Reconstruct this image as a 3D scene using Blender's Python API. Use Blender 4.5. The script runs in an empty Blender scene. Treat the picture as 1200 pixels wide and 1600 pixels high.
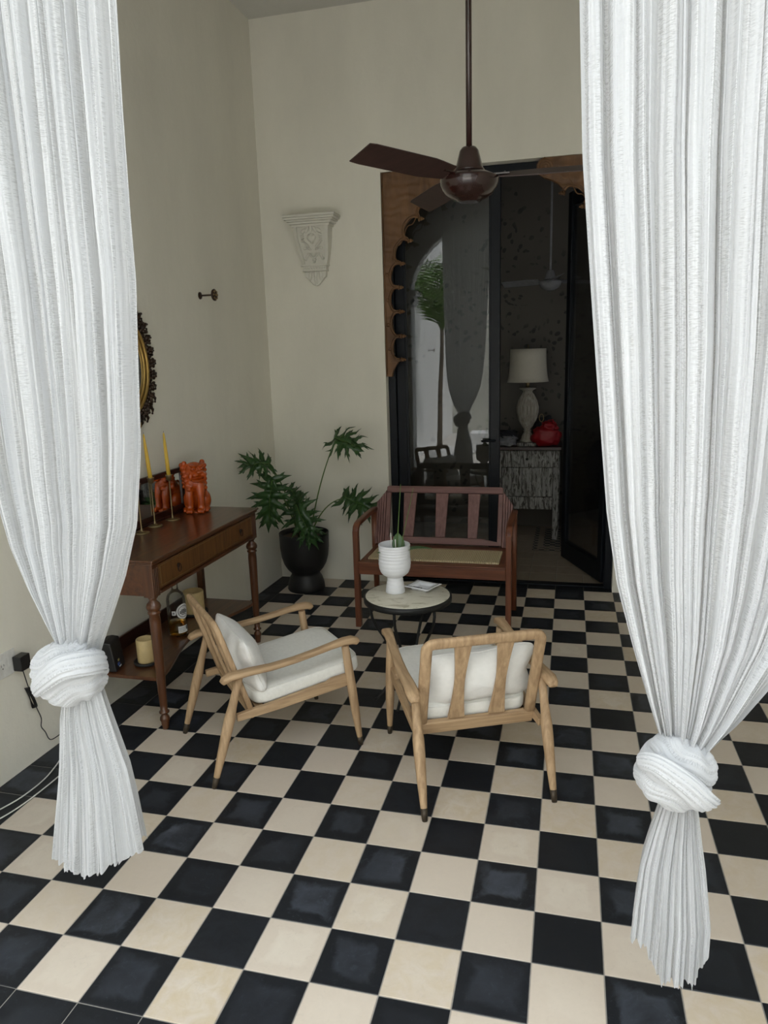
import bpy, bmesh, math, random
from mathutils import Vector, Matrix, noise

# ------------------------------------------------------------------ camera, sky, exposure
S = bpy.context.scene
COL = S.collection
cd = bpy.data.cameras.new('camera')
cd.sensor_fit = 'VERTICAL'
cd.sensor_height = 36.0
cd.sensor_width = 27.0
cd.lens = 25.466
cd.clip_start = 0.05
cam = bpy.data.objects.new('camera', cd)
COL.objects.link(cam)
R_ = (0.96934896, 0.24396405, -0.02905416)
U_ = (-0.02404925, 0.21190766, 0.97699375)
F_ = (-0.24450815, 0.94634914, -0.21127962)
cam.matrix_world = Matrix(((R_[0], U_[0], -F_[0], -0.1327), (R_[1], U_[1], -F_[1], -5.3901),
                           (R_[2], U_[2], -F_[2], 1.7081), (0, 0, 0, 1)))
S.camera = cam

world = bpy.data.worlds.new('overcast_sky')
S.world = world
world.use_nodes = True
wn = world.node_tree.nodes['Background']
wn.inputs['Color'].default_value = (0.86, 0.93, 1.0, 1)
wn.inputs['Strength'].default_value = 1.0

sd = bpy.data.lights.new('hazy_sun', 'SUN')
sd.energy = 4.0
sd.angle = math.radians(6)
sd.color = (1.0, 0.97, 0.94)
sun = bpy.data.objects.new('hazy_sun', sd)
COL.objects.link(sun)
sun.rotation_euler = (math.radians(-14), math.radians(27), 0)

S.view_settings.view_transform = 'Standard'
S.view_settings.look = 'None'
S.view_settings.gamma = 1.0
S.view_settings.use_curve_mapping = False
S.view_settings.exposure = 1.8

random.seed(7)
PI = math.pi

# ------------------------------------------------------------------ materials
class N:
    """tiny node helper"""
    def __init__(s, name):
        s.m = bpy.data.materials.new(name)
        s.m.use_nodes = True
        s.t = s.m.node_tree
        s.t.nodes.clear()
        s.out = s.t.nodes.new('ShaderNodeOutputMaterial')
    def n(s, typ, **kw):
        nd = s.t.nodes.new('ShaderNode' + typ)
        for k, v in kw.items():
            if k.startswith('_'):
                setattr(nd, k[1:], v)
            else:
                key = int(k[1:]) if k[0] == 'i' and k[1:].isdigit() else k.replace('__', ' ')
                sock = nd.inputs[key]
                if isinstance(v, bpy.types.NodeSocket):
                    s.t.links.new(v, sock)
                else:
                    sock.default_value = v
        return nd
    def coord(s, scale=(1, 1, 1), kind='Object', rnd=True):
        tc = s.n('TexCoord')
        v = tc.outputs[kind]
        if rnd:
            oi = s.n('ObjectInfo')
            add = s.n('VectorMath', _operation='MULTIPLY_ADD', i0=oi.outputs['Random'], i1=(37.1, 19.7, 53.3), i2=v)
            v = add.outputs[0]
        mp = s.n('Mapping', Vector=v, Scale=scale)
        return mp.outputs[0]
    def noise(s, vec, scale, detail=4, rough=0.55, dist=0.0):
        return s.n('TexNoise', Vector=vec, Scale=scale, Detail=detail, Roughness=rough, Distortion=dist).outputs['Fac']
    def ramp(s, fac, stops, interp='LINEAR'):
        r = s.n('ValToRGB', Fac=fac)
        r.color_ramp.interpolation = interp
        els = r.color_ramp.elements
        while len(els) < len(stops):
            els.new(0.5)
        for e, (p, c) in zip(els, stops):
            e.position = p
            e.color = (*c, 1) if len(c) == 3 else (c[0], c[0], c[0], 1)
        return r.outputs['Color']
    def mix(s, f, a, b, mode='MIX'):
        m = s.n('Mix', _data_type='RGBA', _blend_type=mode)
        for i, v in ((0, f), (6, a), (7, b)):
            if isinstance(v, bpy.types.NodeSocket):
                s.t.links.new(v, m.inputs[i])
            else:
                m.inputs[i].default_value = (*v, 1) if isinstance(v, tuple) else v
        return m.outputs[2]
    def math(s, op, a, b=0.0, c=0.0):
        return s.n('Math', _operation=op, i0=a, i1=b, i2=c).outputs[0]
    def bump(s, h, strength=0.3, dist=0.01):
        return s.n('Bump', Height=h, Strength=strength, Distance=dist).outputs[0]
    def bsdf(s, col, rough=0.5, metal=0.0, normal=None, **kw):
        b = s.n('BsdfPrincipled', Roughness=rough, Metallic=metal, **kw)
        if isinstance(col, bpy.types.NodeSocket):
            s.t.links.new(col, b.inputs['Base Color'])
        else:
            b.inputs['Base Color'].default_value = (*col, 1)
        if normal is not None:
            s.t.links.new(normal, b.inputs['Normal'])
        return b.outputs[0]
    def done(s, sh):
        s.t.links.new(sh, s.out.inputs['Surface'])
        return s.m

def plain(name, col, rough=0.5, metal=0.0, var=0.12, scale=30, bump=0.1, **kw):
    n = N(name)
    v = n.coord()
    f = n.noise(v, scale)
    c = n.ramp(f, [(0.3, tuple(x * (1 - var) for x in col)), (0.7, tuple(min(1, x * (1 + var)) for x in col))])
    return n.done(n.bsdf(c, rough, metal, n.bump(f, bump, 0.003), **kw))

def wood(name, dark, light, axis, rough=0.45, bump=0.25, freq=55, coat=0.0, wear=None):
    n = N(name)
    sc = [freq, freq, freq]
    sc[axis] = freq * 0.07
    v = n.coord(tuple(sc))
    g = n.noise(v, 1.0, 6, 0.62, 0.35)
    v2 = n.coord((5, 5, 5))
    b = n.noise(v2, 1.0, 3)
    c = n.ramp(g, [(0.28, dark), (0.72, light)])
    c = n.mix(n.math('MULTIPLY', b, 0.45), c, tuple(x * 0.55 for x in light), 'MIX')
    if wear:
        w = n.ramp(n.noise(n.coord((60, 60, 60)), 1.0, 5, 0.7), [(0.62, (0, 0, 0)), (0.7, (1, 1, 1))])
        c = n.mix(n.math('MULTIPLY', w, 0.5), c, wear)
    return n.done(n.bsdf(c, rough, 0, n.bump(g, bump, 0.002), Coat__Weight=coat, Coat__Roughness=0.2))

def mat_plaster(name, col, streak=0.06):
    n = N(name)
    v = n.coord((1, 1, 0.35), rnd=False)
    a = n.noise(v, 2.2, 6, 0.6)
    v3 = n.coord((1, 1, 1), rnd=False)
    b = n.noise(v3, 9, 6, 0.65)
    c = n.ramp(a, [(0.3, tuple(x * (1 - streak) for x in col)), (0.7, tuple(min(1, x * (1 + streak)) for x in col))])
    c = n.mix(n.math('MULTIPLY', b, 0.12), c, tuple(x * 0.78 for x in col))
    hgt = n.math('ADD', n.math('MULTIPLY', a, 0.6), n.math('MULTIPLY', b, 0.4))
    return n.done(n.bsdf(c, 0.78, 0, n.bump(hgt, 0.35, 0.02)))

def mat_tile(name, base, stain, edge, amount, rough):
    n = N(name)
    oi = n.n('ObjectInfo')
    tc = n.n('TexCoord')
    add = n.n('VectorMath', _operation='MULTIPLY_ADD', i0=oi.outputs['Random'], i1=(37.1, 19.7, 53.3), i2=tc.outputs['Object']).outputs[0]
    a = n.noise(add, 7, 5, 0.6, 0.4)
    f = n.noise(add, 60, 4, 0.7)
    # worn cement: bloom in the middle of each tile, its strength different tile by tile
    sep = n.n('SeparateXYZ', Vector=tc.outputs['Object'])
    dx = n.math('ABSOLUTE', sep.outputs[0]); dy = n.math('ABSOLUTE', sep.outputs[1])
    d = n.math('MAXIMUM', dx, dy)
    dd = n.math('ADD', d, n.math('MULTIPLY', n.math('SUBTRACT', a, 0.5), 0.16))
    mid = n.n('MapRange', Value=dd, i1=0.055, i2=0.075, i3=1.0, i4=0.0).outputs[0]
    rnd2 = n.n('TexWhiteNoise', _noise_dimensions='1D', W=oi.outputs['Random']).outputs['Value']
    am = n.math('MULTIPLY', n.math('POWER', rnd2, 1.6), amount)
    fac = n.math('MULTIPLY', n.math('MULTIPLY', mid, am), n.n('MapRange', Value=a, i1=0.25, i2=0.7).outputs[0])
    c = n.mix(fac, base, stain)
    yl = n.math('MULTIPLY', n.math('POWER', n.n('TexWhiteNoise', _noise_dimensions='1D', W=n.math('ADD', oi.outputs['Random'], 5.3)).outputs['Value'], 2.0), 0.85)
    patch = n.n('MapRange', Value=n.noise(add, 16, 6, 0.65, 0.8), i1=0.35, i2=0.62).outputs[0]
    c = n.mix(n.math('MULTIPLY', yl, patch), c, edge)
    rub = n.ramp(n.noise(add, 34, 7, 0.75, 1.2), [(0.56, (0, 0, 0)), (0.66, (1, 1, 1))])
    c = n.mix(n.math('MULTIPLY', n.math('MULTIPLY', rub, rnd2), 0.30), c, tuple(x*0.72 for x in base) if base[0] > 0.2 else stain)
    c = n.mix(n.math('MULTIPLY', f, 0.16), c, tuple(min(1, x * 1.5) for x in base))
    sp = n.ramp(n.noise(add, 130, 2, 0.5), [(0.735, (0, 0, 0)), (0.76, (1, 1, 1))])
    c = n.mix(n.math('MULTIPLY', sp, 0.3), c, stain)
    r = n.math('ADD', n.math('MULTIPLY', a, 0.3), rough)
    bb = n.bsdf(c, 0.4, 0, n.bump(n.math('ADD', a, n.math('MULTIPLY', f, 0.3)), 0.12, 0.004), Specular__IOR__Level=0.32)
    n.t.links.new(r, bb.node.inputs['Roughness'])
    return n.done(bb)

def mat_gauze(name):
    n = N(name)
    tc = n.n('TexCoord')
    uv = tc.outputs['UV']
    def ns(sx, sy, det=2, rough=0.5, dist=0.0):
        return n.noise(n.n('Mapping', Vector=uv, Scale=(sx, sy, 1)).outputs[0], 1.0, det, rough, dist)
    w = ns(70, 430, 1, 0.5, 0.5)                      # weft threads, short horizontal dashes
    st = ns(85, 1.1, 3, 0.6)                          # warp stripes: tight and loose bundles
    loose = ns(48, 2.5, 2, 0.5)
    col = n.ramp(st, [(0.3, (0.59, 0.605, 0.63)), (0.7, (0.68, 0.69, 0.705))])
    h = n.math('ADD', n.math('MULTIPLY', w, 0.35), n.math('MULTIPLY', st, 1.0))
    nm = n.bump(h, 0.6, 0.006)
    d = n.bsdf(col, 0.9, 0, nm, Sheen__Weight=0.2)
    tr = n.n('BsdfTranslucent', Color=(0.9, 0.9, 0.88, 1), Normal=nm).outputs[0]
    m1 = n.n('MixShader', i0=0.32, i1=d, i2=tr).outputs[0]
    holes = n.math('MULTIPLY', n.n('MapRange', Value=w, i1=0.50, i2=0.58).outputs[0],
                   n.n('MapRange', Value=loose, i1=0.47, i2=0.60).outputs[0])
    holes = n.math('MULTIPLY', holes, 0.22)
    t = n.n('BsdfTransparent').outputs[0]
    return n.done(n.n('MixShader', i0=holes, i1=m1, i2=t).outputs[0])

def mat_glass(name, tint=(1, 1, 1), ior=1.5, gain=1.0):
    n = N(name)
    fr = n.n('Fresnel', IOR=ior).outputs[0]
    f = n.math('MULTIPLY', fr, gain)
    t = n.n('BsdfTransparent', Color=(*tint, 1)).outputs[0]
    g = n.n('BsdfGlossy', Roughness=0.0, Color=(1, 1, 1, 1)).outputs[0]
    return n.done(n.n('MixShader', i0=f, i1=t, i2=g).outputs[0])

M = {}
M['wall'] = mat_plaster('wall_plaster', (0.83, 0.80, 0.70))
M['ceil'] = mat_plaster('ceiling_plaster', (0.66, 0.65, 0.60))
M['court'] = mat_plaster('courtyard_plaster', (0.78, 0.79, 0.80), 0.1)
M['garden'] = mat_plaster('garden_wall_plaster', (0.50, 0.50, 0.45), 0.15)
M['tile_k'] = mat_tile('black_cement_tile', (0.0075, 0.009, 0.012), (0.095, 0.11, 0.14), (0.018, 0.021, 0.027), 1.0, 0.36)
M['tile_w'] = mat_tile('cream_cement_tile', (0.60, 0.52, 0.43), (0.70, 0.64, 0.54), (0.54, 0.44, 0.29), 0.8, 0.42)
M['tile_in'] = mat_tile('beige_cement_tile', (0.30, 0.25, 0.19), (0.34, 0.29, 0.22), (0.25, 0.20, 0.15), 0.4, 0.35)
M['grout'] = plain('grout', (0.30, 0.28, 0.25), 0.9)
M['paving'] = plain('courtyard_stone', (0.55, 0.53, 0.50), 0.8, scale=6)
TD, TL = (0.27, 0.16, 0.08), (0.62, 0.43, 0.25)
M['teak'] = [wood('weathered_teak_%s' % a, TD, TL, i, 0.62, wear=(0.30, 0.22, 0.15)) for i, a in enumerate('xyz')]
M['mahog'] = [wood('mahogany_%s' % a, (0.040, 0.011, 0.004), (0.145, 0.052, 0.018), i, 0.28, 0.08, 45, 0.4) for i, a in enumerate('xyz')]
M['mahog_d'] = wood('dark_mahogany', (0.016, 0.004, 0.003), (0.045, 0.012, 0.008), 1, 0.35, 0.08, 45, 0.2)
M['inlay'] = wood('drawer_veneer', (0.055, 0.018, 0.005), (0.22, 0.095, 0.025), 2, 0.32, 0.08, 70, 0.3)
M['cedar'] = [wood('red_cedar_%s' % a, (0.085, 0.022, 0.010), (0.235, 0.078, 0.034), i, 0.42, 0.1) for i, a in enumerate('xyz')]
M['cedar_p'] = [wood('faded_red_cedar_%s' % a, (0.12, 0.045, 0.038), (0.24, 0.11, 0.095), i, 0.5, 0.1) for i, a in enumerate('xyz')]
M['ferrule'] = plain('tarnished_ferrule', (0.06, 0.045, 0.03), 0.5, 0.5)
M['canvas'] = plain('white_canvas', (0.80, 0.79, 0.74), 0.9, 0, 0.04, 60, 0.3)
M['cotton'] = plain('white_cotton', (0.84, 0.83, 0.80), 0.85, 0, 0.03, 50, 0.25)
M['gauze'] = mat_gauze('white_cheesecloth')
M['blackmetal'] = plain('black_painted_steel', (0.005, 0.007, 0.011), 0.42, 0.0, Specular__IOR__Level=0.22)
M['iron'] = plain('black_wrought_iron', (0.012, 0.012, 0.012), 0.5, 0.2)
M['glass'] = mat_glass('door_glass', (0.92, 0.94, 0.94), 1.5, 0.8)
M['mirror'] = plain('mirror_silver', (0.75, 0.75, 0.75), 0.02, 1.0, 0.0, 3, 0.0)
M['gold'] = plain('old_gold', (0.42, 0.27, 0.08), 0.38, 0.75)
M['bronze'] = plain('dark_carved_bronze', (0.035, 0.018, 0.010), 0.4, 0.35, 0.5, 60)
M['brass'] = plain('aged_brass', (0.30, 0.23, 0.12), 0.35, 0.9)
M['wax'] = plain('yellow_candle_wax', (0.72, 0.47, 0.06), 0.5, 0, 0.03, 20, 0.02, Subsurface__Weight=0.1)
M['ivorywax'] = plain('ivory_candle_wax', (0.62, 0.47, 0.23), 0.55, 0, 0.08, 20, 0.1)
M['darkstone'] = plain('dark_stone', (0.02, 0.02, 0.02), 0.6)
M['dog'] = plain('orange_glaze', (0.44, 0.068, 0.006), 0.15, 0, 0.25, 25, 0.08, Coat__Weight=0.15)
M['blackpot'] = plain('matte_black_planter', (0.010, 0.010, 0.011), 0.48, 0, 0.1, 20, 0.02)
M['soil'] = plain('potting_soil', (0.07, 0.045, 0.03), 0.95, 0, 0.5, 60, 1.0)
M['stem'] = plain('green_stem', (0.10, 0.17, 0.035), 0.5)
M['whitecer'] = plain('white_ceramic', (0.78, 0.79, 0.82), 0.42, 0, 0.02)
M['blackpl'] = plain('black_plastic', (0.012, 0.012, 0.013), 0.4)
M['whitepl'] = plain('white_plastic', (0.75, 0.74, 0.70), 0.4)
M['brownmetal'] = plain('brown_enamel', (0.026, 0.009, 0.007), 0.24, 0.0, 0.2, 8, 0.02, Coat__Weight=0.5)
M['bladewood'] = wood('dusty_fan_blade', (0.026, 0.011, 0.009), (0.052, 0.025, 0.020), 0, 0.55, 0.1, 30)
M['corbel'] = mat_plaster('corbel_plaster', (0.74, 0.72, 0.64), 0.04)
M['label'] = plain('white_label', (0.8, 0.8, 0.78), 0.6)
M['ink'] = plain('black_ink', (0.01, 0.01, 0.01), 0.6)
M['amber'] = plain('golden_spirit', (0.42, 0.22, 0.03), 0.02, 0, 0.02, 3, 0, Transmission__Weight=0.95, IOR=1.35)
M['bottle'] = mat_glass('bottle_glass', (0.97, 0.985, 0.97), 1.35, 0.9)
M['shade'] = plain('linen_lampshade', (0.52, 0.48, 0.40), 0.9, 0, 0.03, 60, 0.3)
M['redbag'] = plain('red_leather', (0.26, 0.003, 0.008), 0.5, 0, 0.15, 12, 0.3)
M['darkcloth'] = plain('dark_cloth', (0.02, 0.02, 0.025), 0.85)
M['greycloth'] = plain('grey_cloth', (0.22, 0.22, 0.23), 0.9)
M['trunk'] = wood('palm_trunk', (0.08, 0.06, 0.04), (0.2, 0.16, 0.11), 0, 0.8, 0.6, 30)
M['palmleaf'] = plain('palm_leaf', (0.10, 0.22, 0.03), 0.45, 0, 0.35, 4, 0.05)
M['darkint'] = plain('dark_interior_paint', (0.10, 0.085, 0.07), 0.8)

def mat_leaf():
    n = N('philodendron_leaf')
    v = n.coord()
    f = n.noise(v, 9, 4)
    c = n.ramp(f, [(0.3, (0.014, 0.045, 0.010)), (0.75, (0.035, 0.095, 0.022))])
    return n.done(n.bsdf(c, 0.32, 0, n.bump(n.noise(v, 40, 3), 0.15, 0.003)))
M['leaf'] = mat_leaf()

def mat_marble():
    n = N('cream_marble')
    v = n.coord((1, 1.8, 1), rnd=False)
    f = n.noise(v, 9, 8, 0.62, 1.4)
    c = n.ramp(f, [(0.36, (0.42, 0.38, 0.28)), (0.45, (0.66, 0.62, 0.51)), (0.7, (0.74, 0.71, 0.61))])
    return n.done(n.bsdf(c, 0.28))
M['marble'] = mat_marble()

def mat_carved():
    n = N('carved_teak_panel')
    v = n.coord((10, 10, 2.5))
    g = n.noise(v, 1.0, 6, 0.6, 0.5)
    v2 = n.coord((1, 1, 1), rnd=False)
    w = n.n('TexWave', _wave_type='RINGS', Vector=v2, Scale=5.5, Distortion=9.0, Detail=2.0).outputs['Fac']
    c = n.ramp(g, [(0.3, (0.085, 0.038, 0.014)), (0.7, (0.22, 0.108, 0.042))])
    h = n.math('ADD', n.math('MULTIPLY', w, 0.6), n.math('MULTIPLY', g, 0.5))
    return n.done(n.bsdf(c, 0.55, 0, n.bump(h, 0.6, 0.008)))
M['carved'] = mat_carved()

def mat_distress():
    n = N('distressed_grey_paint')
    v = n.coord((46, 46, 9))
    a = n.noise(v, 1.0, 8, 0.75, 0.6)
    m = n.ramp(a, [(0.44, (0, 0, 0)), (0.52, (1, 1, 1))])
    g = n.noise(n.coord((60, 60, 8)), 1.0, 4)
    pc = n.ramp(g, [(0.3, (0.20, 0.195, 0.18)), (0.7, (0.40, 0.385, 0.35))])
    c = n.mix(m, (0.035, 0.028, 0.022), pc)
    return n.done(n.bsdf(c, 0.75, 0, n.bump(a, 0.5, 0.004)))
M['distress'] = mat_distress()

M['limed'] = wood('limed_wood', (0.16, 0.13, 0.09), (0.50, 0.47, 0.41), 2, 0.7, 0.2, 60)
def mat_paper():
    n = N('leafy_dark_wallpaper')
    v = n.coord((1, 1, 1), rnd=False)
    d = n.noise(v, 3, 3)
    v2 = n.n('VectorMath', _operation='MULTIPLY_ADD', i0=d, i1=(0.25, 0.25, 0.25), i2=v).outputs[0]
    vo = n.n('TexVoronoi', Vector=v2, Scale=15.0).outputs['Distance']
    leafs = n.ramp(vo, [(0.26, (1, 1, 1)), (0.34, (0, 0, 0))])
    reg = n.ramp(n.noise(v, 2.4, 2), [(0.45, (0, 0, 0)), (0.55, (1, 1, 1))])
    f = n.math('MULTIPLY', leafs, reg)
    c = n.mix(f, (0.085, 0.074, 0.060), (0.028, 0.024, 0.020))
    return n.done(n.bsdf(c, 0.7))
M['paper'] = mat_paper()

def mat_weave():
    n = N('woven_rush')
    v = n.coord((1, 1, 1), rnd=False)
    w1 = n.n('TexWave', _bands_direction='X', Vector=v, Scale=28.0, Distortion=1.5).outputs['Fac']
    w2 = n.n('TexWave', _bands_direction='Y', Vector=v, Scale=28.0, Distortion=1.5).outputs['Fac']
    h = n.math('MULTIPLY', w1, w2)
    c = n.ramp(n.math('ADD', h, n.math('MULTIPLY', n.noise(v, 60), 0.3)), [(0.1, (0.42, 0.33, 0.18)), (0.8, (0.80, 0.68, 0.44))])
    return n.done(n.bsdf(c, 0.75, 0, n.bump(h, 0.9, 0.006)))
M['rush'] = mat_weave()

def mat_mosaic():
    n = N('mosaic_border')
    v = n.coord((1, 1, 1), rnd=False)
    c = n.n('TexChecker', Vector=v, Scale=22.0, Color1=(0.02, 0.02, 0.02, 1), Color2=(0.28, 0.25, 0.2, 1)).outputs[0]
    return n.done(n.bsdf(c, 0.5))
M['mosaic'] = mat_mosaic()

# ------------------------------------------------------------------ geometry helpers
class MB:
    def __init__(s):
        s.v = []; s.f = []; s.sm = []; s.mi = []; s.uv = {}
        s.cur = 0
    def face(s, idx, smooth=False):
        s.f.append(tuple(idx)); s.sm.append(smooth); s.mi.append(s.cur)
    def box(s, c, d, rot=None):
        b = len(s.v)
        for sx, sy, sz in ((-1,-1,-1),(1,-1,-1),(1,1,-1),(-1,1,-1),(-1,-1,1),(1,-1,1),(1,1,1),(-1,1,1)):
            p = Vector((sx*d[0]/2, sy*d[1]/2, sz*d[2]/2))
            if rot is not None:
                p = rot @ p
            s.v.append(tuple(p + Vector(c)))
        for q in ((0,3,2,1),(4,5,6,7),(0,1,5,4),(1,2,6,5),(2,3,7,6),(3,0,4,7)):
            s.face([b+i for i in q])
        return s
    def bx(s, x0, x1, y0, y1, z0, z1):
        return s.box(((x0+x1)/2, (y0+y1)/2, (z0+z1)/2), (abs(x1-x0), abs(y1-y0), abs(z1-z0)))
    def rings(s, rings, closed=True, caps=True, smooth=True, loop=False):
        b = len(s.v); n = len(rings[0])
        for r in rings:
            s.v += [tuple(p) for p in r]
        m = len(rings)
        rng = range(m) if loop else range(m-1)
        for i in rng:
            i2 = (i+1) % m
            for j in range(n if closed else n-1):
                j2 = (j+1) % n
                s.face((b+i*n+j, b+i*n+j2, b+i2*n+j2, b+i2*n+j), smooth)
        if caps and closed and not loop:
            s.face([b+j for j in reversed(range(n))])
            s.face([b+(m-1)*n+j for j in range(n)])
        return s
    def sweep(s, path, size, n=12, e=2.0, up=None, caps=True, loop=False):
        """path of points; size: list or single (w,h) or r; superellipse exponent e"""
        P = [Vector(p) for p in path]
        m = len(P)
        if not isinstance(size, list):
            size = [size]*m
        rr = []
        prev = None
        for i, p in enumerate(P):
            if loop:
                t = (P[(i+1) % m]-P[i-1]).normalized()
            else:
                t = (P[min(i+1, m-1)]-P[max(i-1, 0)]).normalized()
            if up is not None:
                a = Vector(up)
            elif prev is not None:
                a = prev
            else:
                a = Vector((0, 0, 1)) if abs(t.z) < 0.9 else Vector((0, 1, 0))
            side = t.cross(a)
            if side.length < 1e-5:
                side = t.cross(Vector((1, 0, 0)))
            side.normalize()
            upv = side.cross(t).normalized()
            prev = upv
            w, h = size[i] if isinstance(size[i], tuple) else (size[i]*2, size[i]*2)
            ring = []
            for k in range(n):
                th = 2*PI*(k+0.5)/n
                cx, cy = math.cos(th), math.sin(th)
                x = math.copysign(abs(cx)**(2/e), cx)*w/2
                y = math.copysign(abs(cy)**(2/e), cy)*h/2
                ring.append(p + side*x + upv*y)
            rr.append(ring)
        return s.rings(rr, caps=caps, loop=loop)
    def lathe(s, prof, n=24, c=(0, 0, 0), caps=True, mod=None):
        rr = []
        for r, z in prof:
            ring = []
            for k in range(n):
                th = 2*PI*k/n
                q = r*(mod(th, z) if mod else 1)
                ring.append(Vector((c[0]+q*math.cos(th), c[1]+q*math.sin(th), c[2]+z)))
            rr.append(ring)
        return s.rings(rr, caps=caps)
    def ball(s, c, r, n=12, m=8, rot=None):
        if not isinstance(r, tuple):
            r = (r, r, r)
        rr = []
        for i in range(m+1):
            ph = -PI/2 + PI*(i if 0 < i < m else (0.02 if i == 0 else m-0.02))/m
            ring = []
            for k in range(n):
                th = 2*PI*k/n
                p = Vector((r[0]*math.cos(ph)*math.cos(th), r[1]*math.cos(ph)*math.sin(th), r[2]*math.sin(ph)))
                if rot is not None:
                    p = rot @ p
                ring.append(p+Vector(c))
            rr.append(ring)
        return s.rings(rr)
    def prism(s, poly, d0, d1, plane='xz'):
        """extrude polygon (a,b) between d0 and d1 on the third axis"""
        b = len(s.v); n = len(poly)
        mk = {'xz': lambda a, c, d: (a, d, c), 'xy': lambda a, c, d: (a, c, d), 'yz': lambda a, c, d: (d, a, c)}[plane]
        for d in (d0, d1):
            s.v += [mk(a, c, d) for a, c in poly]
        s.face([b+i for i in range(n)]); s.face([b+n+i for i in reversed(range(n))])
        for i in range(n):
            j = (i+1) % n
            s.face((b+j, b+i, b+n+i, b+n+j))
        return s
    def grid(s, fn, nu, nv, smooth=True, uvf=None):
        b = len(s.v)
        for j in range(nv+1):
            for i in range(nu+1):
                s.v.append(tuple(fn(i/nu, j/nv)))
        for j in range(nv):
            for i in range(nu):
                a = b+j*(nu+1)+i
                s.face((a, a+1, a+nu+2, a+nu+1), smooth)
                if uvf:
                    s.uv[len(s.f)-1] = [uvf(i/nu, j/nv), uvf((i+1)/nu, j/nv), uvf((i+1)/nu, (j+1)/nv), uvf(i/nu, (j+1)/nv)]
        return s
    def mesh(s, name, mats):
        me = bpy.data.meshes.new(name)
        me.from_pydata(s.v, [], s.f)
        if not isinstance(mats, (list, tuple)):
            mats = [mats]
        for m in mats:
            me.materials.append(m)
        me.polygons.foreach_set('use_smooth', s.sm)
        me.polygons.foreach_set('material_index', s.mi)
        if s.uv:
            ul = me.uv_layers.new(name='UVMap')
            flat = []
            for p in me.polygons:
                u = s.uv.get(p.index)
                for k in range(p.loop_total):
                    flat += list(u[k]) if u else [0.0, 0.0]
            ul.data.foreach_set('uv', flat)
        me.update()
        return me
    def build(s, name, mats, parent=None, bevel=0, loc=None, fix=True, **props):
        me = s.mesh(name, mats)
        if fix:
            bm = bmesh.new(); bm.from_mesh(me)
            bmesh.ops.recalc_face_normals(bm, faces=bm.faces)
            bm.to_mesh(me); bm.free()
        o = bpy.data.objects.new(name, me)
        COL.objects.link(o)
        if parent:
            o.parent = parent
        if loc:
            o.location = loc
        if bevel:
            b = o.modifiers.new('bevel', 'BEVEL')
            b.width = bevel; b.segments = 2; b.limit_method = 'ANGLE'; b.angle_limit = 0.7
            b.harden_normals = False
        for k, v in props.items():
            o[k] = v
        return o

def thing(name, label, cat, loc=(0, 0, 0), rz=0.0, group=None):
    o = bpy.data.objects.new(name, None)
    o.empty_display_size = 0.05
    COL.objects.link(o)
    o.location = loc
    o.rotation_euler = (0, 0, rz)
    o['label'] = label; o['category'] = cat
    if group:
        o['group'] = group
    return o

def kids(o):
    return [c for c in bpy.data.objects if c.parent == o]

def copy_tree(o, parent=None):
    c = o.copy(); COL.objects.link(c); c.parent = parent
    for ch in kids(o):
        copy_tree(ch, c)
    return c

def struct(o):
    o['kind'] = 'structure'
    return o

def rx(a): return Matrix.Rotation(a, 3, 'X')
def ry(a): return Matrix.Rotation(a, 3, 'Y')
def rz(a): return Matrix.Rotation(a, 3, 'Z')
def lerp(a, b, t): return a+(b-a)*t
def interp(tab, z):
    """tab sorted by z descending: (x, z)"""
    if z >= tab[0][1]: return tab[0][0]
    for (x0, z0), (x1, z1) in zip(tab, tab[1:]):
        if z1 <= z <= z0:
            t = (z-z1)/(z0-z1) if z0 != z1 else 0
            return x1+(x0-x1)*t
    return tab[-1][0]

# ------------------------------------------------------------------ room shell
CEIL = 3.985
XR = 1.12                   # right wall
DX0, DX1, DZ = -1.43, 0.195, 2.935
def wx(y): return -2.33+0.02*(y+0.2)     # the left wall is slightly out of square

b = MB()
p0, p1 = (wx(-4.25), -4.25), (wx(0.0), 0.0)
b.prism([p0, (p0[0]-0.25, -4.25), (p1[0]-0.25, 0.0), p1], 0, CEIL, 'xy')
struct(b.build('wall_left', M['wall']))
struct(MB().bx(XR, XR+0.25, -4.25, 0, 0, CEIL).build('wall_right', M['wall']))
b = MB()
b.bx(-2.6, DX0, -0.2, 0, 0, CEIL); b.bx(DX1, XR+0.25, -0.2, 0, 0, CEIL); b.bx(DX0, DX1, -0.2, 0, DZ, CEIL)
struct(b.build('wall_back', M['wall']))
struct(MB().bx(-2.7, XR+0.3, -4.25, 0.02, CEIL, CEIL+0.2).build('ceiling', M['ceil']))

# front wall with the wide arch the curtains hang in
AC, AA, AB, ASP = -0.61, 1.49, 0.97, 2.45
b = MB()
def archz(x): return ASP+AB*math.sqrt(max(0, 1-((x-AC)/AA)**2))
ns = 40
xs = [AC-AA*math.cos(PI*i/ns) for i in range(ns+1)]
for i in range(ns):
    for (xa, xb) in ((xs[i], xs[i+1]),):
        za, zb = archz(xa), archz(xb)
        v0 = len(b.v)
        b.v += [(xa, -4.02, za), (xb, -4.02, zb), (xb, -4.02, CEIL+0.2), (xa, -4.02, CEIL+0.2),
                (xa, -4.25, za), (xb, -4.25, zb), (xb, -4.25, CEIL+0.2), (xa, -4.25, CEIL+0.2)]
        b.face((v0, v0+3, v0+2, v0+1)); b.face((v0+4, v0+5, v0+6, v0+7)); b.face((v0, v0+1, v0+5, v0+4), True)
b.bx(-2.65, AC-AA, -4.25, -4.02, 0, CEIL+0.2)
b.bx(AC+AA, XR+0.25, -4.25, -4.02, 0, CEIL+0.2)
struct(b.build('wall_front', M['court'], fix=False))
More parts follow.
